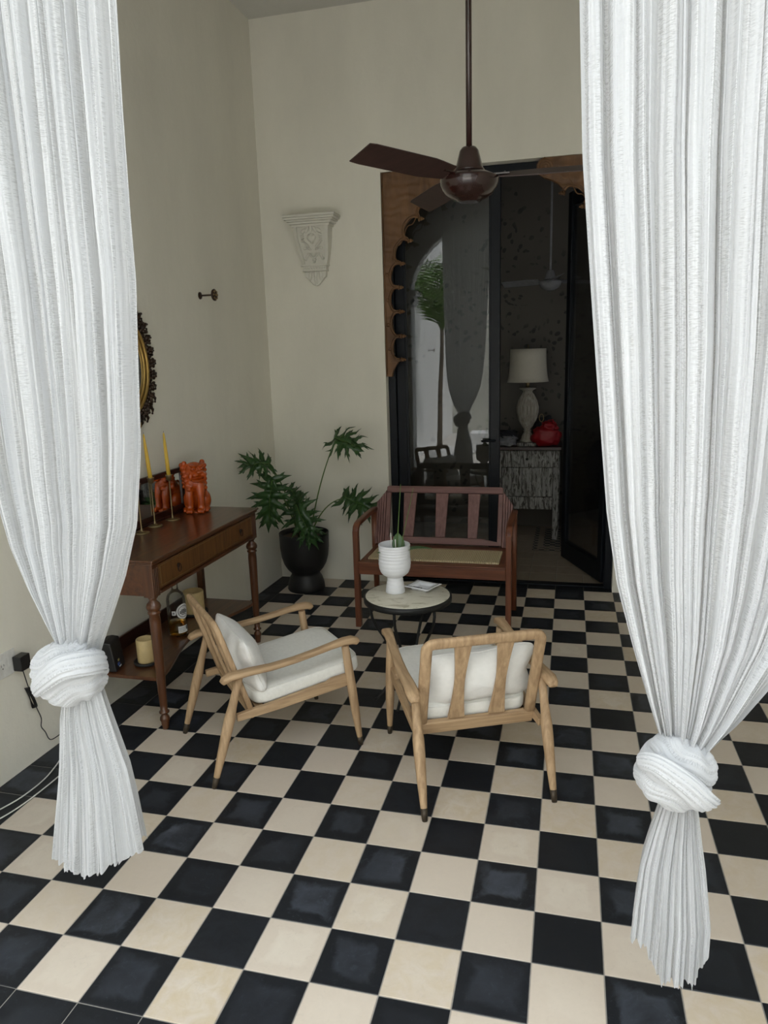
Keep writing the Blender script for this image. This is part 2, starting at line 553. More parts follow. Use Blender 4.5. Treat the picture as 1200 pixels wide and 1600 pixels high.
for i, x in enumerate((AC-AA, AC+AA)):
    b = MB()
    for k, (w, z0, z1) in enumerate(((0.03, 2.30, 2.34), (0.055, 2.34, 2.40), (0.04, 2.40, 2.43), (0.075, 2.43, 2.49))):
        s = 1 if i == 0 else -1
        b.bx(x-s*0.02, x+s*w, -4.25-w*0.6, -4.02+w*0.5, z0, z1)
    struct(b.build('trim_%d' % (i+1), M['court'], bevel=0.01))

# floor: grout bed and single cement tiles
floor = struct(MB().bx(-2.62, XR+0.2, -4.2, 0.0, -0.08, -0.002).build('floor', M['grout']))
G, TH = 0.2, 0.012
def tile_mesh(name, w, d, mat):
    b = MB(); e = 0.0014; gx = 0.0016
    w2, d2 = w/2-gx, d/2-gx
    for (a, c, z) in ((w2, d2, -TH), (w2, d2, -e), (w2-e, d2-e, 0)):
        b.v += [(-a, -c, z), (a, -c, z), (a, c, z), (-a, c, z)]
    for k in (0, 4):
        for j in range(4):
            b.face((k+j, k+(j+1) % 4, k+4+(j+1) % 4, k+4+j))
    b.face((8, 9, 10, 11))
    return b.mesh(name, mat)
TM = {('k', 0): tile_mesh('black_tile', G, G, M['tile_k']), ('w', 0): tile_mesh('cream_tile', G, G, M['tile_w']),
      ('k', 1): tile_mesh('black_edge_tile', 0.24, G, M['tile_k'])}
cells = []
camp = Vector((-0.1327, -5.3901, 1.7081))
def inframe(x, y, z=0):
    d = Vector((x, y, z))-camp
    w = d.dot(Vector(F_))
    if w < 0.05: return False
    u = 600+1131.8*d.dot(Vector(R_))/w; v = 800-1131.8*d.dot(Vector(U_))/w
    return -60 < u < 1260 and 0 < v < 1720
for i in range(-12, 6):
    for j in range(1, 21):
        cx, cy = (i+0.5)*G, -(j+0.5)*G
        border = i == -12 or j == 20 or i == 5
        kind = 'k' if border or (i+j) % 2 == 0 else 'w'
        typ = 0
        if i == -12: cx, typ = -2.2-0.12, 1
        cells.append(((Vector((cx, cy, 0))-camp).length, inframe(cx, cy), cx, cy, kind, typ))
for i in range(-8, 1):
    cells.append((5.6, True, (i+0.5)*G, -0.1, 'k', 0)) if -8 <= i < 1 and DX0-0.05 < i*G < DX1-0.05 else None
cells.sort(key=lambda c: (not c[1], c[0]))
rest = MB()
for n, (d, vis, cx, cy, kind, typ) in enumerate(cells):
    dz = random.uniform(-0.0005, 0.0003)
    if vis and n < 300:
        o = bpy.data.objects.new('tile', TM[(kind, typ)])
        COL.objects.link(o); o.parent = floor
        o.location = (cx, cy, dz)
        o.rotation_euler = (random.uniform(-1, 1)*0.0015, random.uniform(-1, 1)*0.0015, random.choice((0, PI)) if typ else random.choice((0, PI/2, PI, -PI/2)))
    else:
        w = 0.24 if typ else G
        rest.cur = 0 if kind == 'k' else 1
        rest.box((cx, cy, -TH/2), (w-0.0032, G-0.0032, TH))
rest.build('tile', [M['tile_k'], M['tile_w']], floor, kind='stuff')

# ------------------------------------------------------------------ dark room behind the doors
fl2 = struct(MB().bx(-2.6, 1.6, 0.0, 1.85, -0.08, -0.002).build('floor', M['grout']))
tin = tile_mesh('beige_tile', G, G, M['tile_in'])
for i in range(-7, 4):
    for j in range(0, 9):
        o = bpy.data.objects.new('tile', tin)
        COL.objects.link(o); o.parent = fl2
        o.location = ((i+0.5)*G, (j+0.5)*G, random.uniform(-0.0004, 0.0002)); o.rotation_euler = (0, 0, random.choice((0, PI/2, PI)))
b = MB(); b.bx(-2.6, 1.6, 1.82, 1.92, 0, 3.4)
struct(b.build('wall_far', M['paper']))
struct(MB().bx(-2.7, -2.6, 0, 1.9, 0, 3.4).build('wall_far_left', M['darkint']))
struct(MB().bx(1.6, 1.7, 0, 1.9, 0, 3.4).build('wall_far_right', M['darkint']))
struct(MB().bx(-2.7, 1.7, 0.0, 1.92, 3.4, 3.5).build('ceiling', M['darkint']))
b = MB(); b.bx(-0.42, -0.12, 0.86, 0.9, 0.0005, 0.003); b.bx(-0.42, -0.38, 0.86, 1.75, 0.0005, 0.003)
b.bx(-0.36, -0.12, 0.94, 0.97, 0.0005, 0.003); b.bx(-0.33, -0.15, 1.0, 1.7, 0.0005, 0.003)
struct(b.build('trim_3', M['mosaic']))

# ------------------------------------------------------------------ courtyard behind the camera (seen in the glass)
struct(MB().bx(-3.0, 6.0, -10.5, -4.2, -0.09, -0.004).build('floor', M['paving']))
struct(MB().bx(-2.85, -2.6, -10.5, -4.25, 0, 5.0).build('wall_courtyard_left', M['court']))
struct(MB().bx(-2.85, 6.0, -10.7, -10.5, 0, 6.0).build('wall_courtyard_end', M['garden']))
struct(MB().bx(5.0, 5.2, -10.5, -4.25, 0, 5.0).build('wall_sky_block_right', M['garden']))  # unseen wall, added to keep low sky light off the veranda
struct(MB().bx(XR+0.25, 5.2, -4.25, -4.0, 0, 4.2).build('wall_courtyard_house', M['court']))

# ------------------------------------------------------------------ doors
fr = thing_fr = MB()
fr.bx(DX0+0.002, DX0+0.055, -0.125, -0.03, 0, DZ-0.002)
fr.bx(DX1-0.055, DX1-0.002, -0.125, -0.03, 0, DZ-0.002)
fr.bx(DX0+0.055, DX1-0.055, -0.125, -0.03, DZ-0.06, DZ-0.002)
fr.bx(DX0+0.055, DX1-0.055, -0.115, -0.04, 0.0005, 0.012)
struct(fr.build('trim_4', M['blackmetal'], bevel=0.004))
def leaf(name, hinge, ang, flip):
    r = bpy.data.objects.new(name, None); COL.objects.link(r)
    r.location = (hinge[0], hinge[1], 0); r.rotation_euler = (0, 0, ang)
    r['kind'] = 'structure'
    W, z0, z1, sw = 0.755, 0.016, DZ-0.064, 0.068
    for x0, x1 in ((0, sw), (W-sw, W)):
        m = MB(); m.bx(x0, x1, -0.02, 0.02, z0, z1)
        m.build('stile', M['blackmetal'], r, 0.004)
    for a, c in ((z0, z0+0.14), (z1-0.09, z1)):
        MB().bx(sw, W-sw, -0.018, 0.018, a, c).build('rail', M['blackmetal'], r, 0.003)
    m = MB()
    e = 0.012
    for x0, x1 in ((sw, sw+e), (W-sw-e, W-sw)):
        m.bx(x0, x1, -0.013, 0.013, z0+0.14, z1-0.09)
    for a, c in ((z0+0.14, z0+0.14+e), (z1-0.09-e, z1-0.09)):
        m.bx(sw+e, W-sw-e, -0.013, 0.013, a, c)
    m.build('glazing_bead', M['blackmetal'], r)
    MB().bx(sw+e*.5, W-sw-e*.5, -0.003, 0.003, z0+0.146, z1-0.096).build('pane', M['glass'], r)
    m = MB(); hx = W-0.03
    m.bx(hx-0.018, hx+0.018, -0.026, -0.02, 0.98, 1.16)
    m.sweep([(hx, -0.026, 1.08), (hx, -0.06, 1.08), (hx-0.1, -0.06, 1.08)], 0.008, 8)
    m.build('door_handle', M['blackmetal'], r)
    return r
l1 = leaf('door_1', (DX0+0.057, -0.072), 0, 1)
l2 = leaf('door_2', (DX1-0.057, -0.028), PI-math.radians(67.1), -1)

# carved foliate brackets that make a cusped arch in front of the doors (left whole, right mirrored)
knobs = [(-1.303, 1.674), (-1.300, 1.839), (-1.306, 2.008), (-1.311, 2.174), (-1.293, 2.333), (-1.236, 2.482), (-1.157, 2.620), (-1.025, 2.712)]
def bracket(name, label, mir):
    def X(x): return 2*(-0.6175)-x if mir else x
    edge = [(-1.385, 1.555), (-1.375, 1.60), (-1.352, 1.635)]
    arcs = []
    for (a, c) in zip(knobs, knobs[1:]):
        A, C = Vector(a), Vector(c)
        mid = (A+C)/2; dirv = (C-A).normalized(); nrm = Vector((-dirv.y, dirv.x))
        L = (C-A).length
        A2, C2 = A+nrm*0.016, C+nrm*0.016
        h = (C2-A2).length/2
        seg = []
        for k in range(13):
            t = PI*k/12
            q = mid+nrm*0.018 - dirv*h*math.cos(t)*0.93 + nrm*0.056*math.sin(t)**0.7
            seg.append((q.x, q.y))
        arcs.append(seg); edge += seg
    tail = [(-1.00, 2.765), (-0.95, 2.795), (-0.905, 2.812), (-0.875, 2.835), (-0.858, 2.865), (-0.858, 2.895), (-0.875, 2.92), (-0.90, 2.932)]
    edge += tail
    poly = [(-1.426, 1.558)] + edge + [(-1.426, 2.932)]
    r = thing(name, label, 'carved bracket', (X(-1.40), -0.18, 2.9))
    def loc(x, z): return (X(x)-X(-1.40), z-2.9)
    m = MB()
    pl_ = [loc(*p) for p in poly]
    m.prism(pl_, -0.018, 0.022, 'xz')
    # triangulate so that the concave outline fills cleanly
    me = m.mesh('panel', M['carved'])
    bm = bmesh.new(); bm.from_mesh(me)
    bmesh.ops.triangulate(bm, faces=[f for f in bm.faces if len(f.verts) > 4], ngon_method='EAR_CLIP')
    bmesh.ops.recalc_face_normals(bm, faces=bm.faces)
    bm.to_mesh(me); bm.free()
    o = bpy.data.objects.new('panel', me); COL.objects.link(o); o.parent = r
    m = MB()
    for seg in arcs:
        pts = []
        for (x, z) in seg:
            q = loc(x, z); pts.append((q[0], -0.021, q[1]))
        m.sweep(pts, 0.006, 6)
        C = Vector((sum(p[0] for p in pts)/13, 0, sum(p[2] for p in pts)/13))
        o2 = []
        for p in pts:
            d = (Vector(p)-C); d.y = 0
            q = Vector(p)+d.normalized()*0.017
            o2.append((q.x, -0.019, q.z))
        m.sweep(o2, 0.004, 6)
    pts = [(loc(x, z)[0], -0.019, loc(x, z)[1]) for x, z in tail]
    m.sweep([(p[0]-(0.012 if not mir else -0.012), p[1], p[2]) for p in pts], 0.005, 6)
    # scroll and rosettes carved on the face
    for (x, z) in [(-1.395, 1.75), (-1.40, 1.92), (-1.40, 2.09), (-1.40, 2.26)]:
        q = loc(x, z); m.ball((q[0], -0.019, q[1]), (0.013, 0.006, 0.013), 8, 5)
    cx_, cz_ = loc(-0.915, 2.875)
    for rad, t in ((0.045, 0.004), (0.028, 0.005), (0.012, 0.006)):
        m.sweep([(cx_+rad*math.cos(a*PI/8), -0.019, cz_+rad*math.sin(a*PI/8)) for a in range(16)], t, 6, loop=True)
    vine = []
    for k in range(40):
        t = k/39
        x = lerp(-1.36, -0.99, t); z = lerp(2.36, 2.86, t**0.8)+0.018*math.sin(t*26)
        q = loc(x, z); vine.append((q[0], -0.019, q[1]))
    m.sweep(vine, 0.004, 6)
    q0, q1 = loc(-1.418, 1.57), loc(-1.418, 2.925)
    m.sweep([(q0[0], -0.018, q0[1]), (q1[0], -0.018, q1[1])], 0.006, 6)
    m.build('carved_moulding', M['carved'], r)
    for (x, z) in knobs:
        q = loc(x, z); s = -1 if mir else 1
        mm = MB()
        mm.ball((q[0]+s*0.004, 0, q[1]), (0.013, 0.014, 0.013), 10, 7)
        mm.ball((q[0]+s*0.018, 0, q[1]-0.001), (0.007, 0.007, 0.007), 8, 5)
        mm.ball((q[0]-s*0.012, 0, q[1]), (0.008, 0.017, 0.018), 8, 5)
        mm.build('knob', M['carved'], r)
    return r
bracket('carved_arch_bracket', 'brown carved wooden scalloped bracket in the left upper corner of the doorway', False)
bracket('carved_arch_bracket', 'carved wooden bracket half hidden by the right-hand curtain, above the open door leaf', True)

# ------------------------------------------------------------------ armchairs (rear feet on local y = 0, facing +y)
def make_armchair(name, label, loc, ang, group):
    r = thing(name, label, 'chair', loc, ang, group)
    T = M['teak']
    for s in (-1, 1):
        foot, top = Vector((s*0.258, 0.0, 0.0)), Vector((s*0.256, 0.140, 0.462))
        P = [foot.lerp(top, t) for t in (0, 0.12, 0.3, 0.5, 0.62, 0.72, 0.85, 1)]
        m = MB().sweep(P, [0.010, 0.0135, 0.0185, 0.022, 0.0225, 0.018, 0.016, 0.016], 14)
        lg = m.build('leg', T[2], r)
        MB().sweep([foot.lerp(top, t) for t in (0, 0.045, 0.1)], [0.0102, 0.0125, 0.0142], 14).build('ferrule', M['ferrule'], lg)
        foot, top = Vector((s*0.258, 0.668, 0.0)), Vector((s*0.254, 0.612, 0.488))
        P = [foot.lerp(top, t) for t in (0, 0.15, 0.35, 0.6, 0.8, 1)]
        lg = MB().sweep(P, [0.0095, 0.014, 0.019, 0.0205, 0.0185, 0.0165], 14).build('leg', T[2], r)
        MB().sweep([foot.lerp(top, t) for t in (0, 0.04, 0.085)], [0.0102, 0.0122, 0.0138], 14).build('ferrule', M['ferrule'], lg)
        # arm: drooped rear end, gentle dip, rounded front end
        P = [(s*0.272, 0.062, 0.452), (s*0.272, 0.072, 0.462), (s*0.272, 0.10, 0.472), (s*0.270, 0.17, 0.474), (s*0.270, 0.27, 0.473), (s*0.268, 0.37, 0.479),
             (s*0.266, 0.46, 0.490), (s*0.264, 0.54, 0.502), (s*0.262, 0.60, 0.509), (s*0.262, 0.64, 0.508), (s*0.262, 0.662, 0.500), (s*0.262, 0.668, 0.494)]
        sz = [(0.030, 0.020), (0.044, 0.027), (0.052, 0.028), (0.050, 0.026), (0.044, 0.025), (0.040, 0.025), (0.038, 0.025), (0.038, 0.026), (0.042, 0.031), (0.046, 0.034), (0.044, 0.032), (0.030, 0.022)]
        MB().sweep(P, sz, 16, 3.2, up=(0, 0, 1)).build('armrest', T[1], r)
        # side rail with raised middle
        poly = [(0.118, 0.262), (0.300, 0.270), (0.615, 0.298), (0.622, 0.352), (0.545, 0.346), (0.520, 0.334), (0.49, 0.333),
                (0.24, 0.302), (0.215, 0.303), (0.118, 0.292)]
        o = MB().prism(poly, s*0.247-0.011, s*0.247+0.011, 'yz').build('side_rail', T[1], r, 0.003)
    # reclined back: frame, rails, splats
    B0, B1 = Vector((0, 0.185, 0.285)), Vector((0, 0.062, 0.690))
    bd = (B1-B0).normalized()
    nrm = Vector((1, 0, 0)).cross(bd)
    def bp(x, t): return B0.lerp(B1, t)+Vector((x, 0, 0))
    P = []
    # one bent frame: up left, round corner, across, down right
    rad = 0.028
    H = (B1-B0).length
    def q(x, h): return B0+bd*h+Vector((x, 0, 0))
    hw = 0.222
    for h in (-0.02, 0.1, 0.2, 0.3, H-rad-0.02): P.append(q(-hw, h))
    for k in range(1, 6):
        a = PI/2*k/5; P.append(q(-hw+rad*(1-math.cos(a)), H-0.02-rad+rad*math.sin(a)))
    for x in (-0.1, 0, 0.1): P.append(q(x, H-0.02))
    for k in range(0, 6):
        a = PI/2*k/5; P.append(q(hw-rad+rad*math.sin(a), H-0.02-rad+rad*math.cos(a)))
    for h in (0.3, 0.2, 0.1, -0.02): P.append(q(hw, h))
    m = MB().sweep(P, (0.043, 0.024), 12, 3.5, up=tuple(nrm))
    m.build('back_frame', T[2], r)
    m = MB().box(q(0, -0.006), (2*hw+0.03, 0.024, 0.056), rx(math.atan2(-(B1-B0).y, (B1-B0).z)*1.0))
    m.build('lower_back_rail', T[0], r, 0.004)
    for cx in (-0.083, 0.083):
        rings = []
        for k in range(13):
            t = k/12
            w = 0.040+0.028*(abs(2*t-1)**1.6)
            c = q(cx, lerp(0.03, H-0.035, t))
            rings.append([c+Vector((sx*w/2, 0, 0))+nrm*sy*0.006 for sx, sy in ((-1, -1), (1, -1), (1, 1), (-1, 1))])
        MB().rings(rings, smooth=False).build('splat', T[2], r, 0.0015)
    MB().sweep([(-0.25, 0.606, 0.318), (0.25, 0.606, 0.318)], (0.022, 0.046), 12, 4).build('front_rail', T[0], r)
    for k in range(4):
        y = 0.23+0.1*k
        MB().box((0, y, 0.270+0.105*(y-0.16)), (0.475, 0.035, 0.010)).build('seat_slat', T[0], r, 0.002)
    return r

def cushion_mesh(w, d, h, e, nz, amp, seed, pinch=0.0, sag=0.0):
    """rounded pad; local x, y plan, z thickness"""
    m = MB()
    nu, nv = 56, 28
    off = Vector((seed*7.3, seed*3.1, 0))
    def fn(u, v):
        th = 2*PI*u; ph = -PI/2+PI*v
        ct, st = math.cos(th), math.sin(th)
        cp, sp = math.cos(ph), math.sin(ph)
        e1, e2 = e
        cx = math.copysign(abs(ct)**e1, ct)*abs(cp)**e2
        cy = math.copysign(abs(st)**e1, st)*abs(cp)**e2
        cz = math.copysign(abs(sp)**nz, sp)
        x, y, z = cx*w/2, cy*d/2, cz*h/2
        rr = max(abs(cx), abs(cy))
        if pinch:
            z *= 1-pinch*(abs(cx)**2.5*0.6+abs(cy)**2.5*0.6)*0.8
            k = 1+0.10*min(1, abs(cx*cy)*1.4)-0.05*(abs(cx)**4*(1-abs(cy))+abs(cy)**4*(1-abs(cx)))
            x *= k; y *= k
        n_ = noise.noise(Vector((x*9, y*9, z*9))+off)*amp + noise.noise(Vector((x*30, y*14, z*20))+off)*amp*0.45
        if pinch and rr > 0.45:
            n_ += amp*0.5*math.sin(42*(x if abs(cy) > abs(cx) else y)+4*noise.noise(Vector((x*12, y*12, 0))+off))*(rr-0.45)
        z += n_*(1 if cz >= 0 else -0.6)
        z -= sag*(1-min(1, (cx*cx+cy*cy)))*(1 if cz > 0 else 0)
        return (x, y, z)
    m.grid(fn, nu, nv)
    return m

def armchair_set(loc, ang, label, seatlabel, pillowlabel, seed, px, proll):
    make_armchair('armchair', label, loc, ang, 'weathered wooden armchairs')
    Rm = rz(ang)
    # seat cushion
    o = thing('seat_cushion', seatlabel, 'cushion', (0, 0, 0), 0, 'white seat cushions on the armchairs')
    tilt = math.atan2(0.055, 0.50)
    c = Vector((0, 0.452, 0.348))
    w = cushion_mesh(0.455, 0.505, 0.088, (0.22, 0.28), 0.42, 0.0045, seed, sag=0.006)
    pad = w.build('pad', M['canvas'], o)
    pip = MB()
    for zz in (0.030,):
        pts = []
        for k in range(64):
            th = 2*PI*k/64
            ct, st = math.cos(th), math.sin(th)
            pts.append((math.copysign(abs(ct)**0.22, ct)*0.455/2*0.985, math.copysign(abs(st)**0.22, st)*0.505/2*0.985, zz))
        pip.sweep(pts, 0.0022, 6, loop=True, up=(0, 0, 1))
    pip.build('piping', M['canvas'], o)
    o.matrix_world = Matrix.Translation(Vector(loc)) @ Rm.to_4x4() @ Matrix.Translation(c) @ rx(tilt).to_4x4()
    # pillow leaning on the back
    o = thing('back_pillow', pillowlabel, 'pillow', (0, 0, 0), 0, 'white pillows leaning on the armchair backs')
    w = cushion_mesh(0.415, 0.232, 0.140, (0.24, 0.42), 0.85, 0.007, seed+3, pinch=0.95)
    w.build('cover', M['cotton'], o)
    m = MB(); pts = []
    for k in range(72):
        th = 2*PI*k/72
        ct, st = math.cos(th), math.sin(th)
        cx, cy = math.copysign(abs(ct)**0.24, ct), math.copysign(abs(st)**0.24, st)
        kk = 1+0.10*min(1, abs(cx*cy)*1.4)-0.05*(abs(cx)**4*(1-abs(cy))+abs(cy)**4*(1-abs(cx)))
        pts.append((cx*0.2075*kk, cy*0.116*kk, 0))
    m.sweep(pts, 0.0022, 6, loop=True, up=(0, 0, 1)); m.build('seam', M['cotton'], o)
    lean = math.radians(107)
    o.matrix_world = (Matrix.Translation(Vector(loc)) @ Rm.to_4x4() @ Matrix.Translation(Vector((px, 0.214, 0.466)))
                      @ rx(lean).to_4x4() @ rz(proll).to_4x4())

armchair_set((-1.6745, -2.806, 0), math.radians(-47.9), 'weathered wooden armchair seen from its side, in front of the console table',
             'white canvas seat cushion on the armchair beside the console table', 'white pillow leaning in the armchair beside the console table', 1, 0.02, 0.0)
armchair_set((-0.3855, -2.923, 0), math.radians(25.0), 'weathered wooden armchair seen from behind, right of the other one',
             'white canvas seat cushion on the armchair seen from behind', 'white pillow leaning behind the two splats of the armchair seen from behind', 2, 0.02, 0.05)

# ------------------------------------------------------------------ bench
def bench():
    x0, x1, yf, yb = -1.435, -0.447, -1.165, -0.655
    r = thing('bench', 'low reddish wooden bench with slatted back in front of the glass door', 'bench', ((x0+x1)/2, yf, 0))
    ox, oy = (x0+x1)/2, yf
    hw = (x1-x0)/2
    C = M['cedar']; Pk = M['cedar_p']
    for s in (-1, 1):
        xx = s*(hw-0.017)
        MB().bx(xx-0.017, xx+0.017, 0, 0.045, 0, 0.635).build('leg', C[2], r, 0.004)
        m = MB().sweep([(xx, 0.50, 0), (xx, 0.475, 0.43), (xx, 0.475, 0.66)], (0.034, 0.045), 12, 5, up=(0, 1, 0))
        m.build('leg', C[2], r)
        # arm bends from the front leg and runs back
        P = [(xx, 0.021, 0.60), (xx, 0.023, 0.63), (xx, 0.035, 0.654), (xx, 0.06, 0.667), (xx, 0.10, 0.672), (xx, 0.25, 0.676), (xx, 0.40, 0.678), (xx, 0.50, 0.676)]
        MB().sweep(P, (0.040, 0.030), 12, 4, up=None).build('armrest', C[1], r)
        MB().bx(s*(hw-0.034)-s*0.022, s*(hw-0.034), 0.045, 0.475, 0.36, 0.43).build('side_rail', C[1], r, 0.003)
    MB().bx(-hw+0.034, hw-0.034, 0.005, 0.035, 0.355, 0.425).build('front_rail', C[0], r, 0.004)
    MB().bx(-hw+0.034, hw-0.034, 0.46, 0.485, 0.36, 0.42).build('rear_rail', C[0], r, 0.003)
    m = MB(); m.bx(-hw+0.034, hw-0.034, 0.0, 0.085, 0.4252, 0.438); m.bx(-hw+0.034, hw-0.034, 0.40, 0.48, 0.4252, 0.438)
    m.build('seat_board', C[0], r, 0.003)
    for s in (-1, 1):
        MB().bx(min(s*(hw-0.034), s*(hw-0.11)), max(s*(hw-0.034), s*(hw-0.11)), 0.086, 0.399, 0.4252, 0.438).build('seat_frame', C[1], r, 0.003)
    # woven panel
    MB().bx(-hw+0.112, hw-0.112, 0.088, 0.397, 0.428, 0.434).build('woven_seat', M['rush'], r)
    MB().bx(-0.415, 0.415, 0.06, 0.33, 0.4385, 0.452).build('rush_mat', M['rush'], r, 0.004)
    # reclined back
    b0, b1 = Vector((0, 0.435, 0.455)), Vector((0, 0.565, 0.825))
    bd = (b1-b0).normalized(); H = (b1-b0).length; nrm = Vector((1, 0, 0)).cross(bd)
    def q(x, h, d=0): return b0+bd*h+Vector((x, 0, 0))+nrm*d
    def board(pts, th, mat, name, bev=0.003):
        m = MB(); n = len(pts); v0 = 0
        for d in (-th/2, th/2):
            m.v += [tuple(q(x, h, d)) for x, h in pts]
        m.face(list(range(n))); m.face([n+i for i in reversed(range(n))])
        for i in range(n):
            j = (i+1) % n; m.face((j, i, n+i, n+j))
        return m.build(name, mat, r, bev)
    it, ib = 0.385, 0.40
    board([(-it-0.012, H-0.045), (it+0.012, H-0.045), (it+0.012, H-0.008), (it, H), (-it, H), (-it-0.012, H-0.008)], 0.026, Pk[0], 'top_rail')
    board([(-it+0.01, 0.0), (it+0.0, 0.0), (it+0.0, 0.022), (it-0.12, 0.045), (-it+0.12, 0.045), (-it+0.01, 0.040)], 0.024, Pk[0], 'bottom_rail')
    for s in (-1, 1):
        board([(s*(it-0.018), 0.0), (s*(it+0.012), 0.0), (s*(it+0.012), H-0.046), (s*(it-0.018), H-0.046)], 0.026, Pk[2], 'stile')
        # grooved wing of narrow upright slats, cut back at the top
        for k in range(4):
            a = s*(it+0.0145+0.0165*k); c = s*(it+0.0145+0.0165*k+0.0145)
            h = H-0.03-0.022*k
            board([(a, -0.01), (c, -0.01), (c, h-0.022), (a, h)], 0.024, Pk[2], 'wing_slat', 0.002)
    for cx, t0, t1, w in ((-0.232, 0.00, 0.0, 0.045), (-0.012, 0.0, 0.0, 0.043), (0.205, 0.0, 0.0, 0.041)):
        board([(cx-w*0.82, 0.046), (cx+w*0.72, 0.046), (cx+w, H-0.046), (cx-w, H-0.046)], 0.016, Pk[2], 'splat')
bench()

# ------------------------------------------------------------------ round table
TZ = 0.55
tc = (-0.886, -2.056)
r = thing('side_table', 'small round marble-topped table with black iron legs in the middle of the seats', 'table', (tc[0], tc[1], 0))
MB().lathe([(0.0, TZ-0.018), (0.207, TZ-0.018), (0.2085, TZ-0.002), (0.2065, TZ), (0.0001, TZ)], 64).build('tabletop', M['marble'], r)
MB().lathe([(0.209, TZ-0.03), (0.2175, TZ-0.03), (0.2185, TZ-0.016), (0.2175, TZ-0.003), (0.209, TZ-0.002)], 64, caps=False).build('rim', M['iron'], r)
b = MB()
for a in (0.2, 0.2+PI/2): b.sweep([(-0.205*math.cos(a), -0.205*math.sin(a), TZ-0.025), (0.205*math.cos(a), 0.205*math.sin(a), TZ-0.025)], (0.02, 0.008), 8, 4)
b.build('cross_brace', M['iron'], r)
for k, a in enumerate((205, 262, 325, 75)):
    a = math.radians(a)
    prof = [(0.185, TZ-0.028), (0.187, 0.48), (0.180, 0.44), (0.160, 0.395), (0.130, 0.345), (0.100, 0.29), (0.080, 0.235), (0.075, 0.18), (0.085, 0.13), (0.108, 0.085), (0.140, 0.045), (0.165, 0.018), (0.178, 0.008)]
    MB().sweep([(rr*math.cos(a), rr*math.sin(a), z) for rr, z in prof], 0.0072, 10).build('leg', M['iron'], r)
MB().sweep([(0.084*math.cos(t*PI/12), 0.084*math.sin(t*PI/12), 0.20) for t in range(24)], 0.005, 8, loop=True).build('ring', M['iron'], r)

# white ribbed goblet planter with an orchid
r = thing('goblet_planter', 'white ribbed ceramic goblet planter on the round table', 'planter', (-0.955, -2.025, TZ))
def ribs(prof, amp, n):
    out = []
    for i in range(len(prof)-1):
        (r0, z0), (r1, z1) = prof[i], prof[i+1]
        for k in range(n):
            t = k/n
            out.append((lerp(r0, r1, t)+amp*(abs(math.sin(PI*t))**0.6), lerp(z0, z1, t)))
    out.append(prof[-1]); return out
foot = ribs([(0.048, 0.0), (0.045, 0.022), (0.042, 0.042), (0.039, 0.06), (0.036, 0.078)], 0.0018, 6)
bowl = ribs([(0.041, 0.082), (0.063, 0.097), (0.073, 0.115), (0.078, 0.137), (0.0785, 0.160), (0.0765, 0.177), (0.076, 0.192), (0.076, 0.206), (0.076, 0.219), (0.076, 0.232), (0.077, 0.247)], 0.0022, 6)
inner = [(0.0735, 0.247), (0.072, 0.20), (0.072, 0.175)]
MB().lathe([(0.001, 0)]+foot+bowl+inner, 48, caps=False).build('pot', M['whitecer'], r)
MB().lathe([(0.001, 0.176), (0.0721, 0.1765)], 32, caps=False).build('soil', M['soil'], r)
o = thing('orchid', 'leafless orchid with two bare spikes and two leaves in the white goblet planter', 'plant', (-0.955, -2.025, TZ+0.177))
MB().sweep([(0.012, 0.0, 0), (0.018, 0, 0.10), (0.030, 0.0, 0.25), (0.040, 0, 0.37)], [0.0026, 0.0024, 0.002, 0.0016], 6).build('flower_spike', M['stem'], o)
MB().sweep([(0.030, 0.0, 0), (0.045, 0.0, 0.11), (0.085, 0.01, 0.28), (0.10, 0.01, 0.35)], [0.002, 0.0018, 0.0015, 0.0012], 6).build('flower_spike', M['stem'], o)
for (x, l) in ((-0.008, 0.13), (0.014, 0.098)):
    MB().sweep([(x, -0.02, 0), (x-0.002, -0.021, l*0.6), (x-0.003, -0.021, l)], 0.0026, 6).build('stake', M['whitepl'], o)
def simple_leaf(L, W, droop, yaw, pitch, at):
    m = MB(); rows = 9; nx = 5
    M4 = rz(yaw) @ ry(-pitch)
    def fn(u, v):
        t = v; w = W*math.sin(PI*min(1, t*0.93+0.05))**0.7
        x = t*L; y = (u-0.5)*w; z = -droop*t*t*L+0.25*abs(u-0.5)*w
        return M4 @ Vector((x, y, z))+Vector(at)
    m.grid(fn, nx, rows); return m
for prm in ((0.11, 0.062, 0.1, 1.9, 1.35, (0.02, 0.01, 0.01)), (0.15, 0.055, 0.5, 0.15, 0.65, (0.02, 0.0, 0.015)), (0.09, 0.05, 0.6, -2.4, 0.9, (0.0, 0.01, 0.0))):
    m = simple_leaf(*prm)
    lf = m.build('leaf', M['orchidleaf'] if 'orchidleaf' in M else M.setdefault('orchidleaf', plain('orchid_leaf', (0.07, 0.14, 0.05), 0.4)), o)
    md = lf.modifiers.new('s', 'SOLIDIFY'); md.thickness = 0.002

# square ashtray
r = thing('ashtray', 'square white ashtray edged with a thin black line on the round table', 'ashtray', (-0.828, -1.962, TZ), math.radians(-22))
b = MB()
prof = [(0.035, 0.0), (0.040, 0.010), (0.062, 0.016), (0.064, 0.020), (0.060, 0.022), (0.038, 0.020), (0.030, 0.009), (0.001, 0.008)]
rings = []
for rr, z in prof:
    rings.append([Vector((sx*rr*1.15, sy*rr, z)) for sx, sy in ((-1, -1), (0, -0.93), (1, -1), (0.93, 0), (1, 1), (0, 0.93), (-1, 1), (-0.93, 0))])
b.rings(rings, smooth=False)
tray = b.build('dish', M['whitecer'], r, 0.001)
b = MB()
b.sweep([(sx*0.054*1.15, sy*0.054, 0.0222) for sx, sy in ((-1, -1), (1, -1), (1, 1), (-1, 1))], 0.0012, 6, loop=True, up=(0, 0, 1))
b.build('black_line', M['ink'], r)
b = MB()
